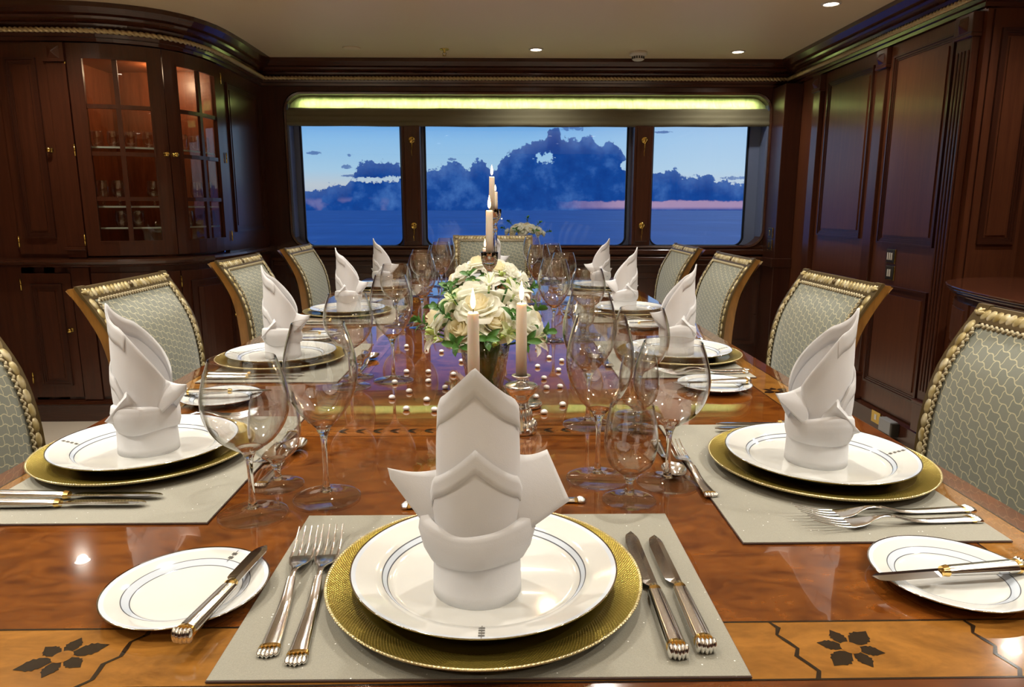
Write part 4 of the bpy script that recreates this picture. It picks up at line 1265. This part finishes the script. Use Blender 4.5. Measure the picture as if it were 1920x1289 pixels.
# napkins ------------------------------------------------------------
def make_napkin(name, kind):
    """standing folded napkin: banded base, turned cuff, two leaves, side wings. The diner sits toward -y."""
    b = MB()
    def pol(th, r, z): return (r*sin(th), -r*cos(th), z)       # th = 0 faces the diner
    # base band and the turned cuff
    b.grid(lambda u, v: pol(2*PI*u, .0435-.002*v+.0006*sin(6*PI*u), .0+.068*v), 40, 6, 0, True, True)
    def cuff(u, v):
        th = 2*PI*u; side = abs(sin(th))**3
        P = [(.0438, .040-.004*side), (.0455, .041-.004*side), (.0475+.004*side, .050-.002*side), (.0470+.009*side, .062+.004*side), (.0450+.009*side, .071+.008*side), (.0415+.006*side, .073+.009*side), (.0385, .066+.004*side)]
        t = v*(len(P)-1); i = min(int(t), len(P)-2); t -= i
        r = P[i][0]*(1-t)+P[i+1][0]*t; z = P[i][1]*(1-t)+P[i+1][1]*t
        tw = .003*sin(th+.8)+.003*sin(3*th)
        return pol(th, r+.0012*sin(4*th+1), z+tw*.5)
    b.grid(cuff, 56, 18, 0, True, True)
    # tall leaf rolled into an open tube
    def top1(th):
        a = abs(th); x = .0345*min(1, abs(sin(min(a, PI/2))))
        h = .2330-1.05*x if a < 1.15 else .2330-1.05*.0345*sin(1.15)-.085*((a-1.15)/1.6)**1.25
        return h
    skew = {'front': 0, 'left': 1, 'right': -1}[kind]
    def leaf(th0, th1, r0, r1, z0, hf, nu=48, nv=14, rin=0):
        def fn(u, v):
            th = th0+(th1-th0)*u; h = hf(th); z = z0+(h-z0)*v
            f = (z-z0)/.17
            r = r0+(r1-r0)*f+.0035*sin(PI*min(1, f*1.1))-rin+.0022*u*2
            flare = .006*max(0, abs(th)-1.3)*f
            x, y, _ = pol(th+skew*.35*f, r+flare, z)
            return (x+.003*skew*f, y-.006*f*f+.004*f, z)
        b.grid(fn, nu, nv)
    leaf(-2.7, 2.75, .0345, .0330, .045, top1)
    leaf(-2.6, 2.6, .0345, .0330, .10, lambda t: top1(t)-.0012, 48, 4, .0016) if False else None
    # doubled hem under the top edge
    def hem(th0, th1, r0, r1, z0, hf, width, rin):
        def fn(u, v):
            th = th0+(th1-th0)*u; h = hf(th)-.0012; z = h-width*(1-v)
            f = (z-z0)/.17
            r = r0+(r1-r0)*f+.0035*sin(PI*min(1, f*1.1))-rin+.0022*u*2
            flare = .006*max(0, abs(th)-1.3)*f
            x, y, _ = pol(th+skew*.35*f, r+flare, z)
            return (x+.003*skew*f, y-.006*f*f+.004*f, z)
        b.grid(fn, 48, 3)
    hem(-2.68, 2.73, .0345, .0330, .045, top1, .027, .0012)
    hem(-1.45, 1.45, .0345, .0330, .045, top1, .025, -.0011)
    # shorter front leaf
    def top2(th):
        x = .039*abs(sin(th)); return .1570-.95*x if abs(th) < 1.15 else .1570-.95*.039*sin(1.15)-.03*(abs(th)-1.15)/.4
    def l2(th0, th1, hf, wdt=None, rin=0):
        def fn(u, v):
            th = th0+(th1-th0)*u; h = hf(th)-(.001 if wdt else 0); z = (.060+(h-.060)*v) if not wdt else h-wdt*(1-v)
            f = (z-.06)/.09
            return pol(th, .0410-.001*f+.003*sin(PI*min(1, max(0, f)))-rin, z)
        b.grid(fn, 32, 8 if not wdt else 3)
    l2(-1.5, 1.5, top2); l2(-1.48, 1.48, top2, .021, .0013); l2(-1.48, 1.48, top2, .020, -.0011)
    # wings
    def wing(phi, tip, tip2, rt=(.036, .112), rb=(.040, .066), belly=.012, spread=.5):
        def P(r, z, th): return Vector(pol(th, r, z))
        A_, B_ = P(rt[0], rt[1], phi), P(rb[0], rb[1], phi)
        T1 = P(tip[0], tip[1], phi+tip[2]); T2 = P(tip2[0], tip2[1], phi+tip2[2])
        for sgn in (-1, 1):
            B2 = P(rb[0], rb[1]-.004, phi+sgn*spread)
            nd = Vector(pol(phi+PI/2, 1, 0))
            def fn(u, v):
                root = A_.lerp(B2, v); tp = T1.lerp(T2, v)
                p = root.lerp(tp, u)
                p += nd*(sgn*belly*sin(PI*min(1, v*1.0))*(1-u)*.7)+Vector((0, 0, 1))*(-.006*sin(PI*u)*(1-v)*.6)
                return tuple(p)
            b.grid(fn, 14, 10)
    if kind == 'front':
        wing(-PI/2-.1, (.088, .122, 0), (.084, .112, .06), (.036, .122), (.041, .060), .010, .45)
        wing(PI/2+.1, (.074, .134, .25), (.090, .092, -.15), (.034, .138), (.042, .064), .014, .55)
    else:
        s = 1 if kind == 'left' else -1     # +: the camera sees the diner's own right-hand side
        wing(PI-.2*s, (.082, .110, 0), (.078, .101, .05), (.034, .118), (.041, .062), .010, .45)
        wing(s*(PI/2-.1), (.062, .100, s*.3), (.060, .058, -s*.5), (.036, .108), (.043, .050), .012, .75)
        wing(-s*.5, (.064, .088, 0), (.060, .055, -s*.3), (.036, .100), (.043, .050), .010, .5)
    o = b.build(name, LINEN); solid(o, .0009)
    return tag(o, 'x', 'napkin', 'folded white napkins')


nap = {k: Stamp(make_napkin('folded_napkin', k)) for k in ('front', 'left', 'right')}

# settings ------------------------------------------------------------
MZ = TZ+.0008
SIDE_C, SIDE_P, = 'cabinet side', 'panelled wall side'
settings = []
for i, (x, y) in enumerate(((-.553, 1.065), (-.552, 1.762), (-.552, 2.562), (-.556, 3.352))):
    settings.append((x, y, -PI/2, 'left', '%s place from the windows, %s' % (ordn[i], SIDE_C)))
for i, (x, y) in enumerate(((.478, .995), (.466, 1.788), (.470, 2.580), (.488, 3.345))):
    settings.append((x, y, PI/2, 'right', '%s place from the windows, %s' % (ordn[i], SIDE_P)))
settings.append((-.016, .668, 0, 'front', 'end place away from the windows'))
settings.append((-.035, 3.765, PI, 'front', 'end place by the windows'))
# measured glass offsets (right, forward) per place: wide, tall, short
G_L = [((.219, .239), (.167, .320), (.123, .241)), ((.262, .228), (.209, .313), (.172, .227)), ((.255, .215), (.299, .304), (.190, .225)), ((.250, .220), (.270, .305), (.185, .225))]
G_R = [((.275, .217), (.220, .319), (.196, .234)), ((.330, .196), (.243, .306), (.245, .220)), ((.310, .205), (.255, .310), (.235, .225)), ((.310, .215), (.250, .320), (.230, .230))]
for k, (cx_, cy_, rz, kd, where) in enumerate(settings):
    Rm = Matrix.Rotation(rz, 3, 'Z')
    def P(r_, f_, z): v = Rm @ Vector((r_, f_, 0)); return (cx_+v.x, cy_+v.y, z)
    jit = (lambda a: random.uniform(-a, a))
    far = k in (3, 7, 9)
    mo = (0, .010) if kd == 'front' else ((-.018 if kd == 'left' else .016)*-1 if k in (0,) else 0.0, .033)
    if k == 0: mo = (.019, .033)
    if k == 4: mo = (-.015, .036)
    mat(P(mo[0], mo[1], TZ+.0009), rz+jit(.006), 'greige glittery placemat, '+where)
    charger(P(0, 0, TZ+.0033), rz+jit(1), 'round gold charger plate, '+where)
    plate(P(0, 0, TZ+.0090), rz+(0 if kd == 'front' else jit(.06)+(.45 if kd == 'left' and k == 0 else 0)*0), 'white dinner plate on gold charger, '+where)
    rot = 0 if kd == 'front' else jit(.14)
    nap[kd](P(-.006 if kd == 'front' else 0, -.022 if kd == 'front' else .004, TZ+.0137), rz+rot, 'white standing folded napkin, '+where)
    zt = TZ+.0034
    fork(P(-.171, .010, zt), rz+.09+jit(.01), 'silver table fork closest to the charger, '+where)
    fork2(P(-.198, .008, zt), rz+.09+jit(.01), 'silver starter fork on the outer side, '+where)
    knife(P(.171, -.026, zt-.001), rz-.02+jit(.01), 'silver table knife beside the charger, '+where)
    knife2(P(.197, -.022, zt-.001), rz-.02+jit(.01), 'silver starter knife on the outer side, '+where)
    bo = {0: (-.325, -.01), 8: (-.299, -.012), 4: (-.326, .006)}.get(k, (-.315, .0))
    bread(P(bo[0], bo[1], TZ+.0008), rz+(-2.2 if False else (PI-.35 if kd == 'front' else jit(.1)+.15)), 'small white bread plate with grey line, '+where)
    br = {8: -.03, 4: .08-0.0}.get(k, .05)
    bo2 = P(bo[0]+(.048 if kd == 'front' else .012), bo[1]-.012, TZ+.0113)
    if kd == 'front': bknife(bo2, rz-.13 if k == 8 else rz-.1, 'silver butter knife laid across the bread plate, '+where)
    else: bknife(P(bo[0]-.010, bo[1]+.012, TZ+.0113), rz+(.06 if k != 4 else .10), 'silver butter knife laid across the bread plate, '+where)
    dfork(P(-.010, .196 if kd == 'front' else .196, TZ+.0034 if kd != 'front' else TZ+.0008), rz-PI/2+jit(.06), 'silver dessert fork above the plate, '+where)
    dspoon(P(.012, .214 if kd == 'front' else .222, TZ+.0008), rz+PI/2+jit(.06), 'silver dessert spoon above the plate, '+where)
    if kd == 'left': g = G_L[k]
    elif kd == 'right': g = G_R[k-4]
    elif k == 8: g = ((.254, .273), (.157, .291), (.189, .214))
    else: g = ((.265, .265), (.225, .300), (.205, .225))
    wide(P(*g[0], TZ+.0009), rz, 'wide rounded wine glass at the '+where)
    tall(P(*g[1], TZ+.0009), rz, 'tall tapered wine glass at the '+where)
    short(P(*g[2], TZ+.0009), rz, 'short-stemmed water goblet at the '+where)

# ------------------------------------------------------------------ candles
def flame_light(x, y, z, e=.35):
    l = D.lights.new('candle_light', 'POINT'); l.energy = e; l.color = (1, .72, .42); l.shadow_soft_size = .006
    o = D.objects.new('candle_light', l); o.location = (x, y, z); COL.objects.link(o)

def make_candle(h, r=.0095):
    t = mk('taper_candle', 'x', 'candle', 'lit white taper candles')
    b = MB(); b.lathe([(0, 0), (r*1.0, 0), (r, h*.5), (r*.93, h-.003), (r*.80, h-.0005), (r*.4, h-.002), (0, h-.0025)], 24); b.build('wax', WAX, t)
    b = MB(); b.tube([(0, 0, h-.003), (.0004, 0, h+.004), (.0010, 0, h+.009)], .0008, 6); b.build('wick', WICK, t)
    b = MB(); z0 = h+.004
    b.lathe([(0, z0), (.0026, z0+.003), (.0041, z0+.0085), (.0040, z0+.014), (.0028, z0+.021), (.0013, z0+.028), (0, z0+.034)], 16); b.build('flame', FLAME, t)
    return t

def silver_stick():
    t = mk('candlestick', 'x', 'candlestick', 'low silver candlesticks')
    P = smooth_prof([(.0275, .004), (.0265, .010), (.020, .016), (.0165, .024), (.0135, .034), (.0150, .044), (.0125, .052), (.0140, .060), (.0230, .070), (.0272, .078), (.0280, .083), (.0255, .0855), (.012, .0875), (.008, .090), (.0065, .094), (.0080, .098), (.0160, .0995), (.0165, .1015), (.0105, .1012), (.0100, .096), (0, .0955)], 3)
    b = MB(); b.lathe([(0, 0), (.0275, 0)]+P, 36); b.build('stem', SILVER, t)
    b = MB()
    for k in range(14):
        a = 2*PI*k/14; d = Vector((cos(a), sin(a), 0)); b.blob(d*.0225+Vector((0, 0, .012)), d*.006, Vector((-d.y, d.x, 0))*.0038, (0, 0, .010), 8, 6)
        b.blob(d*.0158+Vector((0, 0, .030)), d*.004, Vector((-d.y, d.x, 0))*.0028, (0, 0, .012), 8, 6)
    b.build('fluted_foot', SILVER, t)
    return t

def crystal_stick(h):
    t = mk('candlestick', 'x', 'candlestick', 'tall crystal candlesticks')
    P = [(.036, .003), (.034, .006), (.012, .012), (.0075, .020), (.0100, .030), (.0065, .042), (.0060, h*.5), (.0068, h-.085), (.0105, h-.075), (.0070, h-.066), (.0065, h-.052), (.010, h-.044), (.0175, h-.034), (.0215, h-.018), (.0225, h)]
    b = MB(); b.lathe([(0, 0), (.036, 0)]+smooth_prof(P, 3)+[(.0205, h), (.0190, h-.020), (.0120, h-.026), (0, h-.026)], 32); b.build('stem', CRYSTAL, t)
    b = MB(); b.lathe([(0, h-.0255), (.0112, h-.0255), (.0115, h-.002), (.0102, h-.001), (.0100, h-.0245), (0, h-.0247)], 24); b.build('cup', SILVER, t)
    return t

CX = -.035
sA = Stamp(silver_stick()); cA = Stamp(make_candle(.131))
low = [(.038, 1.180, 'low silver candlestick with fluted foot, beside the front flower vase on the panelled wall side'),
       (-.040, 1.075, 'low silver candlestick behind the standing napkin of the end place'),
       (-.055, 2.82, 'low silver candlestick between the flowers and the window end')]
for i, (x, y, t) in enumerate(low):
    sA((x, y, TZ+.0009), i*.3, t)
    cA((x, y, TZ+.0009+.0960), 0, ['lit taper candle in the silver candlestick on the panelled wall side', 'lit taper candle in front of the flower vase, behind the front napkin', 'lit taper candle half hidden behind the far roses'][i])
    flame_light(x, y, TZ+.096+.131+.02)
t1 = crystal_stick(.272); tag(t1, 'crystal candlestick right behind the front flowers'); t1.location = (-.024, 1.83, TZ+.0009)
cA((-.024, 1.83, TZ+.0009+.2475), 0, 'lit taper candle standing lowest of the three tall ones'); flame_light(-.024, 1.83, TZ+.39)
t2 = crystal_stick(.378); tag(t2, 'tallest crystal candlestick behind the second flowers'); t2.location = (-.022, 2.36, TZ+.0009)
cA((-.022, 2.36, TZ+.0009+.3535), 0, 'lit taper candle reaching highest above the table'); flame_light(-.022, 2.36, TZ+.506)
t3 = crystal_stick(.380); tag(t3, 'slim crystal candlestick farther down the table'); t3.location = (-.012, 2.62, TZ+.0009)
c3 = cA((-.012, 2.62, TZ+.0009+.3555), 0, 'lit taper candle just behind the highest one'); c3.scale = (.9, .9, .66); flame_light(-.012, 2.62, TZ+.42)
b = MB(); b.lathe([(0, .0), (.024, 0), (.026, .004), (.026, .008), (.0245, .010), (.022, .0075), (0, .006)], 32)
o = b.build('stick_base_dish', SILVER); o.location = (.058, 1.335, TZ+.0009); tag(o, 'tiny round silver dish, in place of a candlestick base, behind the low candlestick', 'dish')  # dish put in for the base of a hidden candlestick

# silver beads strewn along the table
b = MB(); b.lathe([(0, 0), (.0045, 0), (.0066, .0018), (.0070, .0038), (.0058, .0064), (.0033, .0080), (0, .0086)], 20)
bead = Stamp(tag(b.build('silver_bead', PEARL), 'x', 'bead', 'silver beads strewn on the table'))
BEADS = [(-.134, 2.02), (-.156, 1.867), (-.096, 1.746), (-.107, 1.602), (-.220, 1.631), (-.168, 1.63), (-.159, 1.537), (-.117, 1.479), (-.26, 1.943), (-.2, 1.904), (-.233, 1.528), (-.22, 1.399),
         (-.147, 1.381), (-.18, 1.317), (-.125, 1.309), (-.191, 1.449), (.13, 1.786), (.159, 1.747), (.106, 1.906), (.102, 1.561), (.102, 1.475), (.142, 1.641), (.125, 1.341), (.085, 1.287), (.132, 1.483), (.094, 1.682),
         (.075, 1.40), (-.09, 1.90), (.19, 1.86), (-.19, 2.15), (.07, 2.10), (.14, 2.22), (-.12, 2.42), (.09, 2.5), (-.16, 2.6)]
for x, y in BEADS: bead((x, y, TZ+.0009), random.uniform(0, 3), 'small silver bead strewn on the glossy tabletop')

# ------------------------------------------------------------------ flowers
def petal(mb, c, d, up, L, w, curl, cup, mat=0, nu=5, nv=6, tipw=.3):
    """one petal from c growing along d, curling toward -up at the tip"""
    c = Vector(c); d = Vector(d).normalized(); up = (Vector(up)-d*Vector(up).dot(d)).normalized(); s = d.cross(up)
    def fn(u, v):
        x = (2*u-1); ww = w*(sin(PI*min(1, .12+v*.80))**.7)*(1 if v < .8 else 1-(1-tipw)*(v-.8)/.2*abs(1))
        a = curl*v*v
        return tuple(c+d*(L*v*cos(a*.5))+up*(cup*x*x*w-L*v*sin(a*.5))+s*(x*ww))
    mb.grid(fn, nu, nv, mat)

def make_rose(mats, R=.03, seed=1, openn=1.0):
    rd = random.Random(seed); b = MB()
    rings = ((.26, 3, .66, 0, 1), (.42, 3, .64, .02, 1), (.60, 4, .56, .10*openn, 1), (.78, 4, .44, .26*openn, 0), (.95, 5, .28, .46*openn, 0), (1.08, 5, .06, .60*openn, 0))
    for ri, (rk, n, top, flare, mi) in enumerate(rings):
        for k in range(n):
            th0 = 2*PI*k/n+ri*.75+rd.uniform(-.12, .12); sp_ = 2*PI/n*.62; hh = top+rd.uniform(-.05, .05); fl = flare*rd.uniform(.8, 1.2)
            def fn(u, v):
                x = 2*u-1
                wd = sp_*(.45+.55*min(1, v*1.6))*(1 if v < .75 else 1-.45*((v-.75)/.25)**2)
                th = th0+x*wd
                r = R*rk*(.22+.78*sin(min(1, v*1.1)*PI/2))*(1+.05*x)+R*fl*(max(0, v-.6)/.4)**1.4*.7
                z = -.55*R+(hh+.55)*R*v-R*fl*.45*(max(0, v-.72)/.28)**2-.10*R*v*x*x
                return (r*cos(th), r*sin(th), z)
            b.grid(fn, 10, 8, mi)
    b.blob((0, 0, -R*.05), (R*.20, 0, 0), (0, R*.20, 0), (0, 0, R*.5), 10, 6, 1)
    for k in range(5):
        a = 2*PI*k/5; o = Vector((cos(a), sin(a), 0)); petal(b, o*R*.15+Vector((0, 0, -R*.62)), Vector((o.x, o.y, .2)), (0, 0, 1), R*.9, R*.16, -.3, .2, 2, 3, 5, .05)
    return b

def make_lily(R=.03, seed=1):
    rd = random.Random(seed); b = MB()
    for k in range(6):
        a = 2*PI*k/6; out = Vector((cos(a), sin(a), 0)); w = .30 if k % 2 else .38
        tilt = math.radians(48 if k % 2 else 36)
        petal(b, out*.002, out*cos(tilt)+Vector((0, 0, 1))*sin(tilt), -out*.6+Vector((0, 0, 1)), R*1.25*rd.uniform(.9, 1.1), R*w, .7, .35, 0, 5, 7, .25)
    for k in range(5):
        a = 2*PI*k/5+.3; o = Vector((cos(a), sin(a), 0)); b.tube([(0, 0, 0), tuple(o*R*.15+Vector((0, 0, R*.5))), tuple(o*R*.35+Vector((0, 0, R*.8)))], .0006, 5, 1)
        b.blob(o*R*.36+Vector((0, 0, R*.82)), (.0012, 0, 0), (0, .0012, 0), (0, 0, .002), 6, 4, 1)
    b.tube([(0, 0, -R*.5), (0, 0, 0)], [.002, .003], 6, 1)
    return b

def make_sprig(R=.04, seed=1):
    rd = random.Random(seed); b = MB()
    b.tube([(0, 0, -.02), (.002, 0, .0), (.004, .002, R*.8)], [.0018, .0014, .0007], 6, 1)
    for k in range(6):
        a = k*2.4+rd.uniform(-.3, .3); z = R*(.05+.15*k); o = Vector((cos(a), sin(a), .55+.12*k))
        petal(b, (0, 0, z-.004), o, Vector((-cos(a)*.3, -sin(a)*.3, 1)), R*rd.uniform(.75, 1.1), R*.20, .8, .25, 0, 4, 7, .05)
    return b

def make_bud(R=.012, seed=1):
    b = MB(); b.tube([(0, 0, -.03), (0, 0, -R*.6)], [.0013, .0018], 6, 1)
    b.blob((0, 0, R*.3), (R*.52, 0, 0), (0, R*.52, 0), (0, 0, R*1.05), 10, 8, 0)
    for k in range(3):
        a = 2*PI*k/3; o = Vector((cos(a), sin(a), 0)); petal(b, o*R*.25+Vector((0, 0, -R*.6)), Vector((o.x*.35, o.y*.35, 1)), -o, R*1.8, R*.40, .1, .3, 0, 4, 6, .1)
    return b

def bloom(name, mbf, mats, cat, grp, label='x'):
    r = mk(name, label, cat, grp); mbf.build('petals' if name in ('rose', 'alstroemeria') else 'leaves' if name == 'leafy_sprig' else 'bud', mats, r)
    s = MB(); s.tube([(0, 0, -.012), (0, 0, -.055)], [.0024, .0018], 6); s.build('stem', STEMG, r)
    return r

roses = [Stamp(bloom('rose', make_rose(None, .030, 1, 1.0), [PETAL, PETAL_Y, LEAF], 'rose', 'g')), Stamp(bloom('rose', make_rose(None, .032, 5, .8), [PETAL, PETAL, LEAF], 'rose', 'g')), Stamp(bloom('rose', make_rose(None, .030, 9, .7), [PETAL, PETAL_Y, LEAF], 'rose', 'g'))]
lilies = [Stamp(bloom('alstroemeria', make_lily(.030, 2), [PETAL, PETAL_G], 'flower', 'g')), Stamp(bloom('alstroemeria', make_lily(.027, 4), [PETAL_G, BUDM], 'flower', 'g'))]
sprig = Stamp(bloom('leafy_sprig', make_sprig(.042, 3), [LEAF, STEMG], 'leaves', 'g'))
buds = Stamp(bloom('flower_bud', make_bud(), [BUDM, STEMG], 'bud', 'g'))

def vase(x, y, H, rb, rt, label, z=TZ+.0009):
    r = empty('flower_vase', (x, y, z), 0, label, 'vase')
    b = MB(); b.lathe([(0, .0), (rb*.95, .0), (rb, .002), (rb+(rt-rb)*.5, H*.5), (rt, H), (rt-.0022, H), (rb+(rt-rb)*.5-.003, H*.5), (rb-.003, .010), (0, .008)], 48); b.build('glass', THIN, r)
    b = MB(); h = H*.72; rw = rb-.0035+(rt-rb)*.72-.001
    b.lathe([(0, .0085), (rb-.004, .0105), (rw, h), (0, h)], 40); b.build('water', WATER, r)
    b = MB(); rd = random.Random(int(x*1000)+5)
    for k in range(26):
        a = rd.uniform(0, 2*PI); q = rd.uniform(.1, .8); a2 = a+rd.uniform(1.5, 4)
        b.tube([(rb*.75*q*cos(a2), rb*.75*q*sin(a2), .012), (rt*.3*cos(a), rt*.3*sin(a), H*.55), (rt*.8*q*cos(a), rt*.8*q*sin(a), H+.01)], .0024, 6)
    for k in range(12):
        a = 2*PI*k/12; o = Vector((cos(a), sin(a), 0)); petal(b, o*rb*.35+Vector((0, 0, .02)), Vector((o.x*.25, o.y*.25, 1)), -o, H*.9, .012, .0, .1, 1, 4, 6, .2)
    s = b.build('stems', [STEMG, LEAF], r); s['kind'] = 'stuff'
    return r

def direction(dx, dy):
    if abs(dx) < .02 and abs(dy) < .02: return 'at the crown'
    a = math.degrees(math.atan2(dy, dx)) % 360
    return ['facing the panelled wall', 'toward windows and wall', 'facing the windows', 'toward windows and cabinet', 'facing the display cabinet', 'toward cabinet and end place', 'facing the end place', 'toward wall and end place'][int((a+22.5)//45) % 8]

SEEN = {}


def put(st, c, off, where, what, grp, sc_=1.0, z0=0):
    """a bloom at offset off from the bunch centre c, looking outward"""
    d = Vector(off); n = Vector((d.x, d.y, max(.015, d.z+.035))).normalized()
    rot = n.to_track_quat('Z', 'Y').to_euler()
    lvl = 'on top' if d.z > .045 else ('midway' if d.z > .012 else 'at the rim')
    lab = '%s %s, %s, %s' % (what, where, direction(d.x, d.y), lvl)
    SEEN[lab] = SEEN.get(lab, 0)+1
    if SEEN[lab] > 1: lab += (', smaller one', ', smallest one', ', tiniest one')[min(2, SEEN[lab]-2)]; sc_ *= .88**(SEEN['%s %s, %s, %s' % (what, where, direction(d.x, d.y), lvl)]-1)
    o = st((c[0]+d.x, c[1]+d.y, c[2]+d.z), 0, lab, grp, rot)
    o.scale = (sc_,)*3
    return o

# front bunch: measured blooms first, then the rest of the dome
v1 = vase(-.030, 1.46, .128, .036, .058, 'clear tapered glass vase of stems in front on the table')
C1 = (-.030, 1.46, TZ+.128)
Wf = 'in front vase'
for st, off, what in ((roses[2], (-.045, -.060, .016), 'ivory rose'), (roses[0], (-.012, -.045, .062), 'open cream rose'), (roses[2], (.022, -.060, .030), 'ivory yellow-hearted rose'),
                      (roses[1], (.082, -.035, .030), 'large white rose'), (roses[0], (-.098, -.010, .030), 'white rose'), (roses[1], (-.030, .03, .078), 'white rose'), (roses[0], (.055, .045, .060), 'white rose'), (roses[1], (-.06, .06, .05), 'white rose'), (roses[2], (.095, .045, .02), 'cream rose')):
    put(st, C1, off, Wf, what, 'roses in the front vase', 1.18)
for st, off in ((lilies[0], (.010, -.020, .100)), (lilies[1], (-.062, -.030, .070)), (lilies[0], (-.095, -.045, -.004)), (lilies[0], (.098, -.055, -.006)), (lilies[1], (.048, -.075, .010)), (lilies[0], (.062, -.015, .082))):
    put(st, C1, off, Wf, 'white alstroemeria', 'small lilies in the front vase', 1.0)
for off in ((-.078, -.055, .045), (-.118, -.02, .02), (-.066, -.045, .085), (.105, -.035, .0), (.005, -.078, -.004), (-.048, -.080, -.012), (.070, -.075, -.008), (-.090, .05, .03), (.10, .05, .03), (0, .09, .03), (.055, -.070, .040)):
    put(sprig, C1, off, Wf, 'green leafy sprig', 'leaves in the front vase', .82)
for off in ((-.105, -.055, .010), (-.008, -.088, .004), (.020, -.090, -.008), (-.090, -.064, -.004), (.034, -.090, .006), (.050, .01, .100)):
    put(buds, C1, off, Wf, 'pale green bud', 'buds in the front vase', 1.0)
v2 = vase(-.030, 2.12, .120, .034, .055, 'second clear glass vase of stems behind the crystal candlestick')
C2 = (-.030, 2.12, TZ+.135); W2 = 'in second vase'
for st, off in ((roses[1], (-.075, -.030, .060)), (roses[1], (.060, -.040, .062)), (roses[0], (-.030, -.02, .088)), (roses[0], (.025, -.05, .075)), (roses[1], (.095, .00, .035)), (roses[0], (-.10, .03, .03)), (roses[1], (.02, .06, .07))):
    put(st, C2, off, W2, 'white rose', 'roses in the second vase', 1.15)
for off in ((-.085, -.06, .02), (-.10, -.02, .0), (-.03, -.08, .03), (.05, -.085, .02), (.11, -.03, .01), (-.05, -.07, .045), (0, .09, .02)):
    put(sprig, C2, off, W2, 'green leafy sprig', 'leaves in the second vase', .85)
for off in ((.035, -.075, .055), (-.04, -.085, .035)):
    put(buds, C2, off, W2, 'pale green bud', 'buds in the second vase', 1.2)
for off in ((.0, -.09, .03), (-.06, -.085, -.01), (.08, -.07, .0)):
    put(lilies[0], C2, off, W2, 'white alstroemeria', 'small lilies in the second vase')
v3 = vase(.175, 4.90, .10, .03, .05, 'low glass vase with small white flowers on the window sill', .797)
v3.location.y = 4.88
C3 = (.175, 4.88, .797+.175); W3 = 'on the sill'
rd = random.Random(3)
for k in range(22):
    a = 2.4*k; q = math.sqrt((k+.5)/22); off = (.135*q*cos(a), .042*q*sin(a)-.010, .062*(1-q*q)-.012)
    put(roses[k % 2], C3, off, W3, 'small white flower', 'sill flowers', .85)
for k, off in enumerate(((-.13, -.02, .02), (-.09, 0, .055), (.02, 0, .075), (.09, -.01, .05), (.15, -.01, .0), (-.05, -.05, .01), (.06, -.05, .0))):
    put(sprig, C3, off, W3, 'leafy green sprig', 'sill flowers', .8)

# ------------------------------------------------------------------ glassware inside the display cabinet
b = MB(); pr = smooth_prof([(.010, .002), (.024, .006), (.030, .03), (.031, .06), (.028, .085)], 4)
b.lathe([(0, 0), (.022, 0)]+pr+[(rr-.0015, z) for rr, z in pr[::-1]][:-2]+[(0, .008)], 20)
tum = Stamp(tag(b.build('glass_tumbler', THIN), 'x', 'glass', 'glasses on the cabinet shelves'))
shn = ['lowest', 'middle', 'upper']
for si, z in enumerate(SHELVES):
    for j, (x, y) in enumerate(((-2.10, 3.86), (-2.02, 3.87), (-1.94, 3.89), (-1.86, 3.92), (-1.79, 3.97), (-1.74, 4.04), (-1.71, 4.12), (-1.69, 4.21))):
        lab = 'clear glass number %d from the pilaster on the %s cabinet shelf' % (j+1, shn[si])
        lab = ['clear glass standing %s on the %s glass shelf of the cabinet' % (w_, shn[si]) for w_ in ('next to the pilaster', 'second from the pilaster', 'third from the pilaster', 'fourth from the pilaster', 'fourth from the windows', 'third from the windows', 'second from the windows', 'closest to the windows')][j]
        if si == 0 and j in (0, 3, 6) or si == 1 and j in (2, 5): continue
        if (si == 1): short((x, y, z+.0045), 0, lab, 'glasses on the cabinet shelves')
        else: tum((x, y, z+.0045), 0, lab, 'glasses on the cabinet shelves')
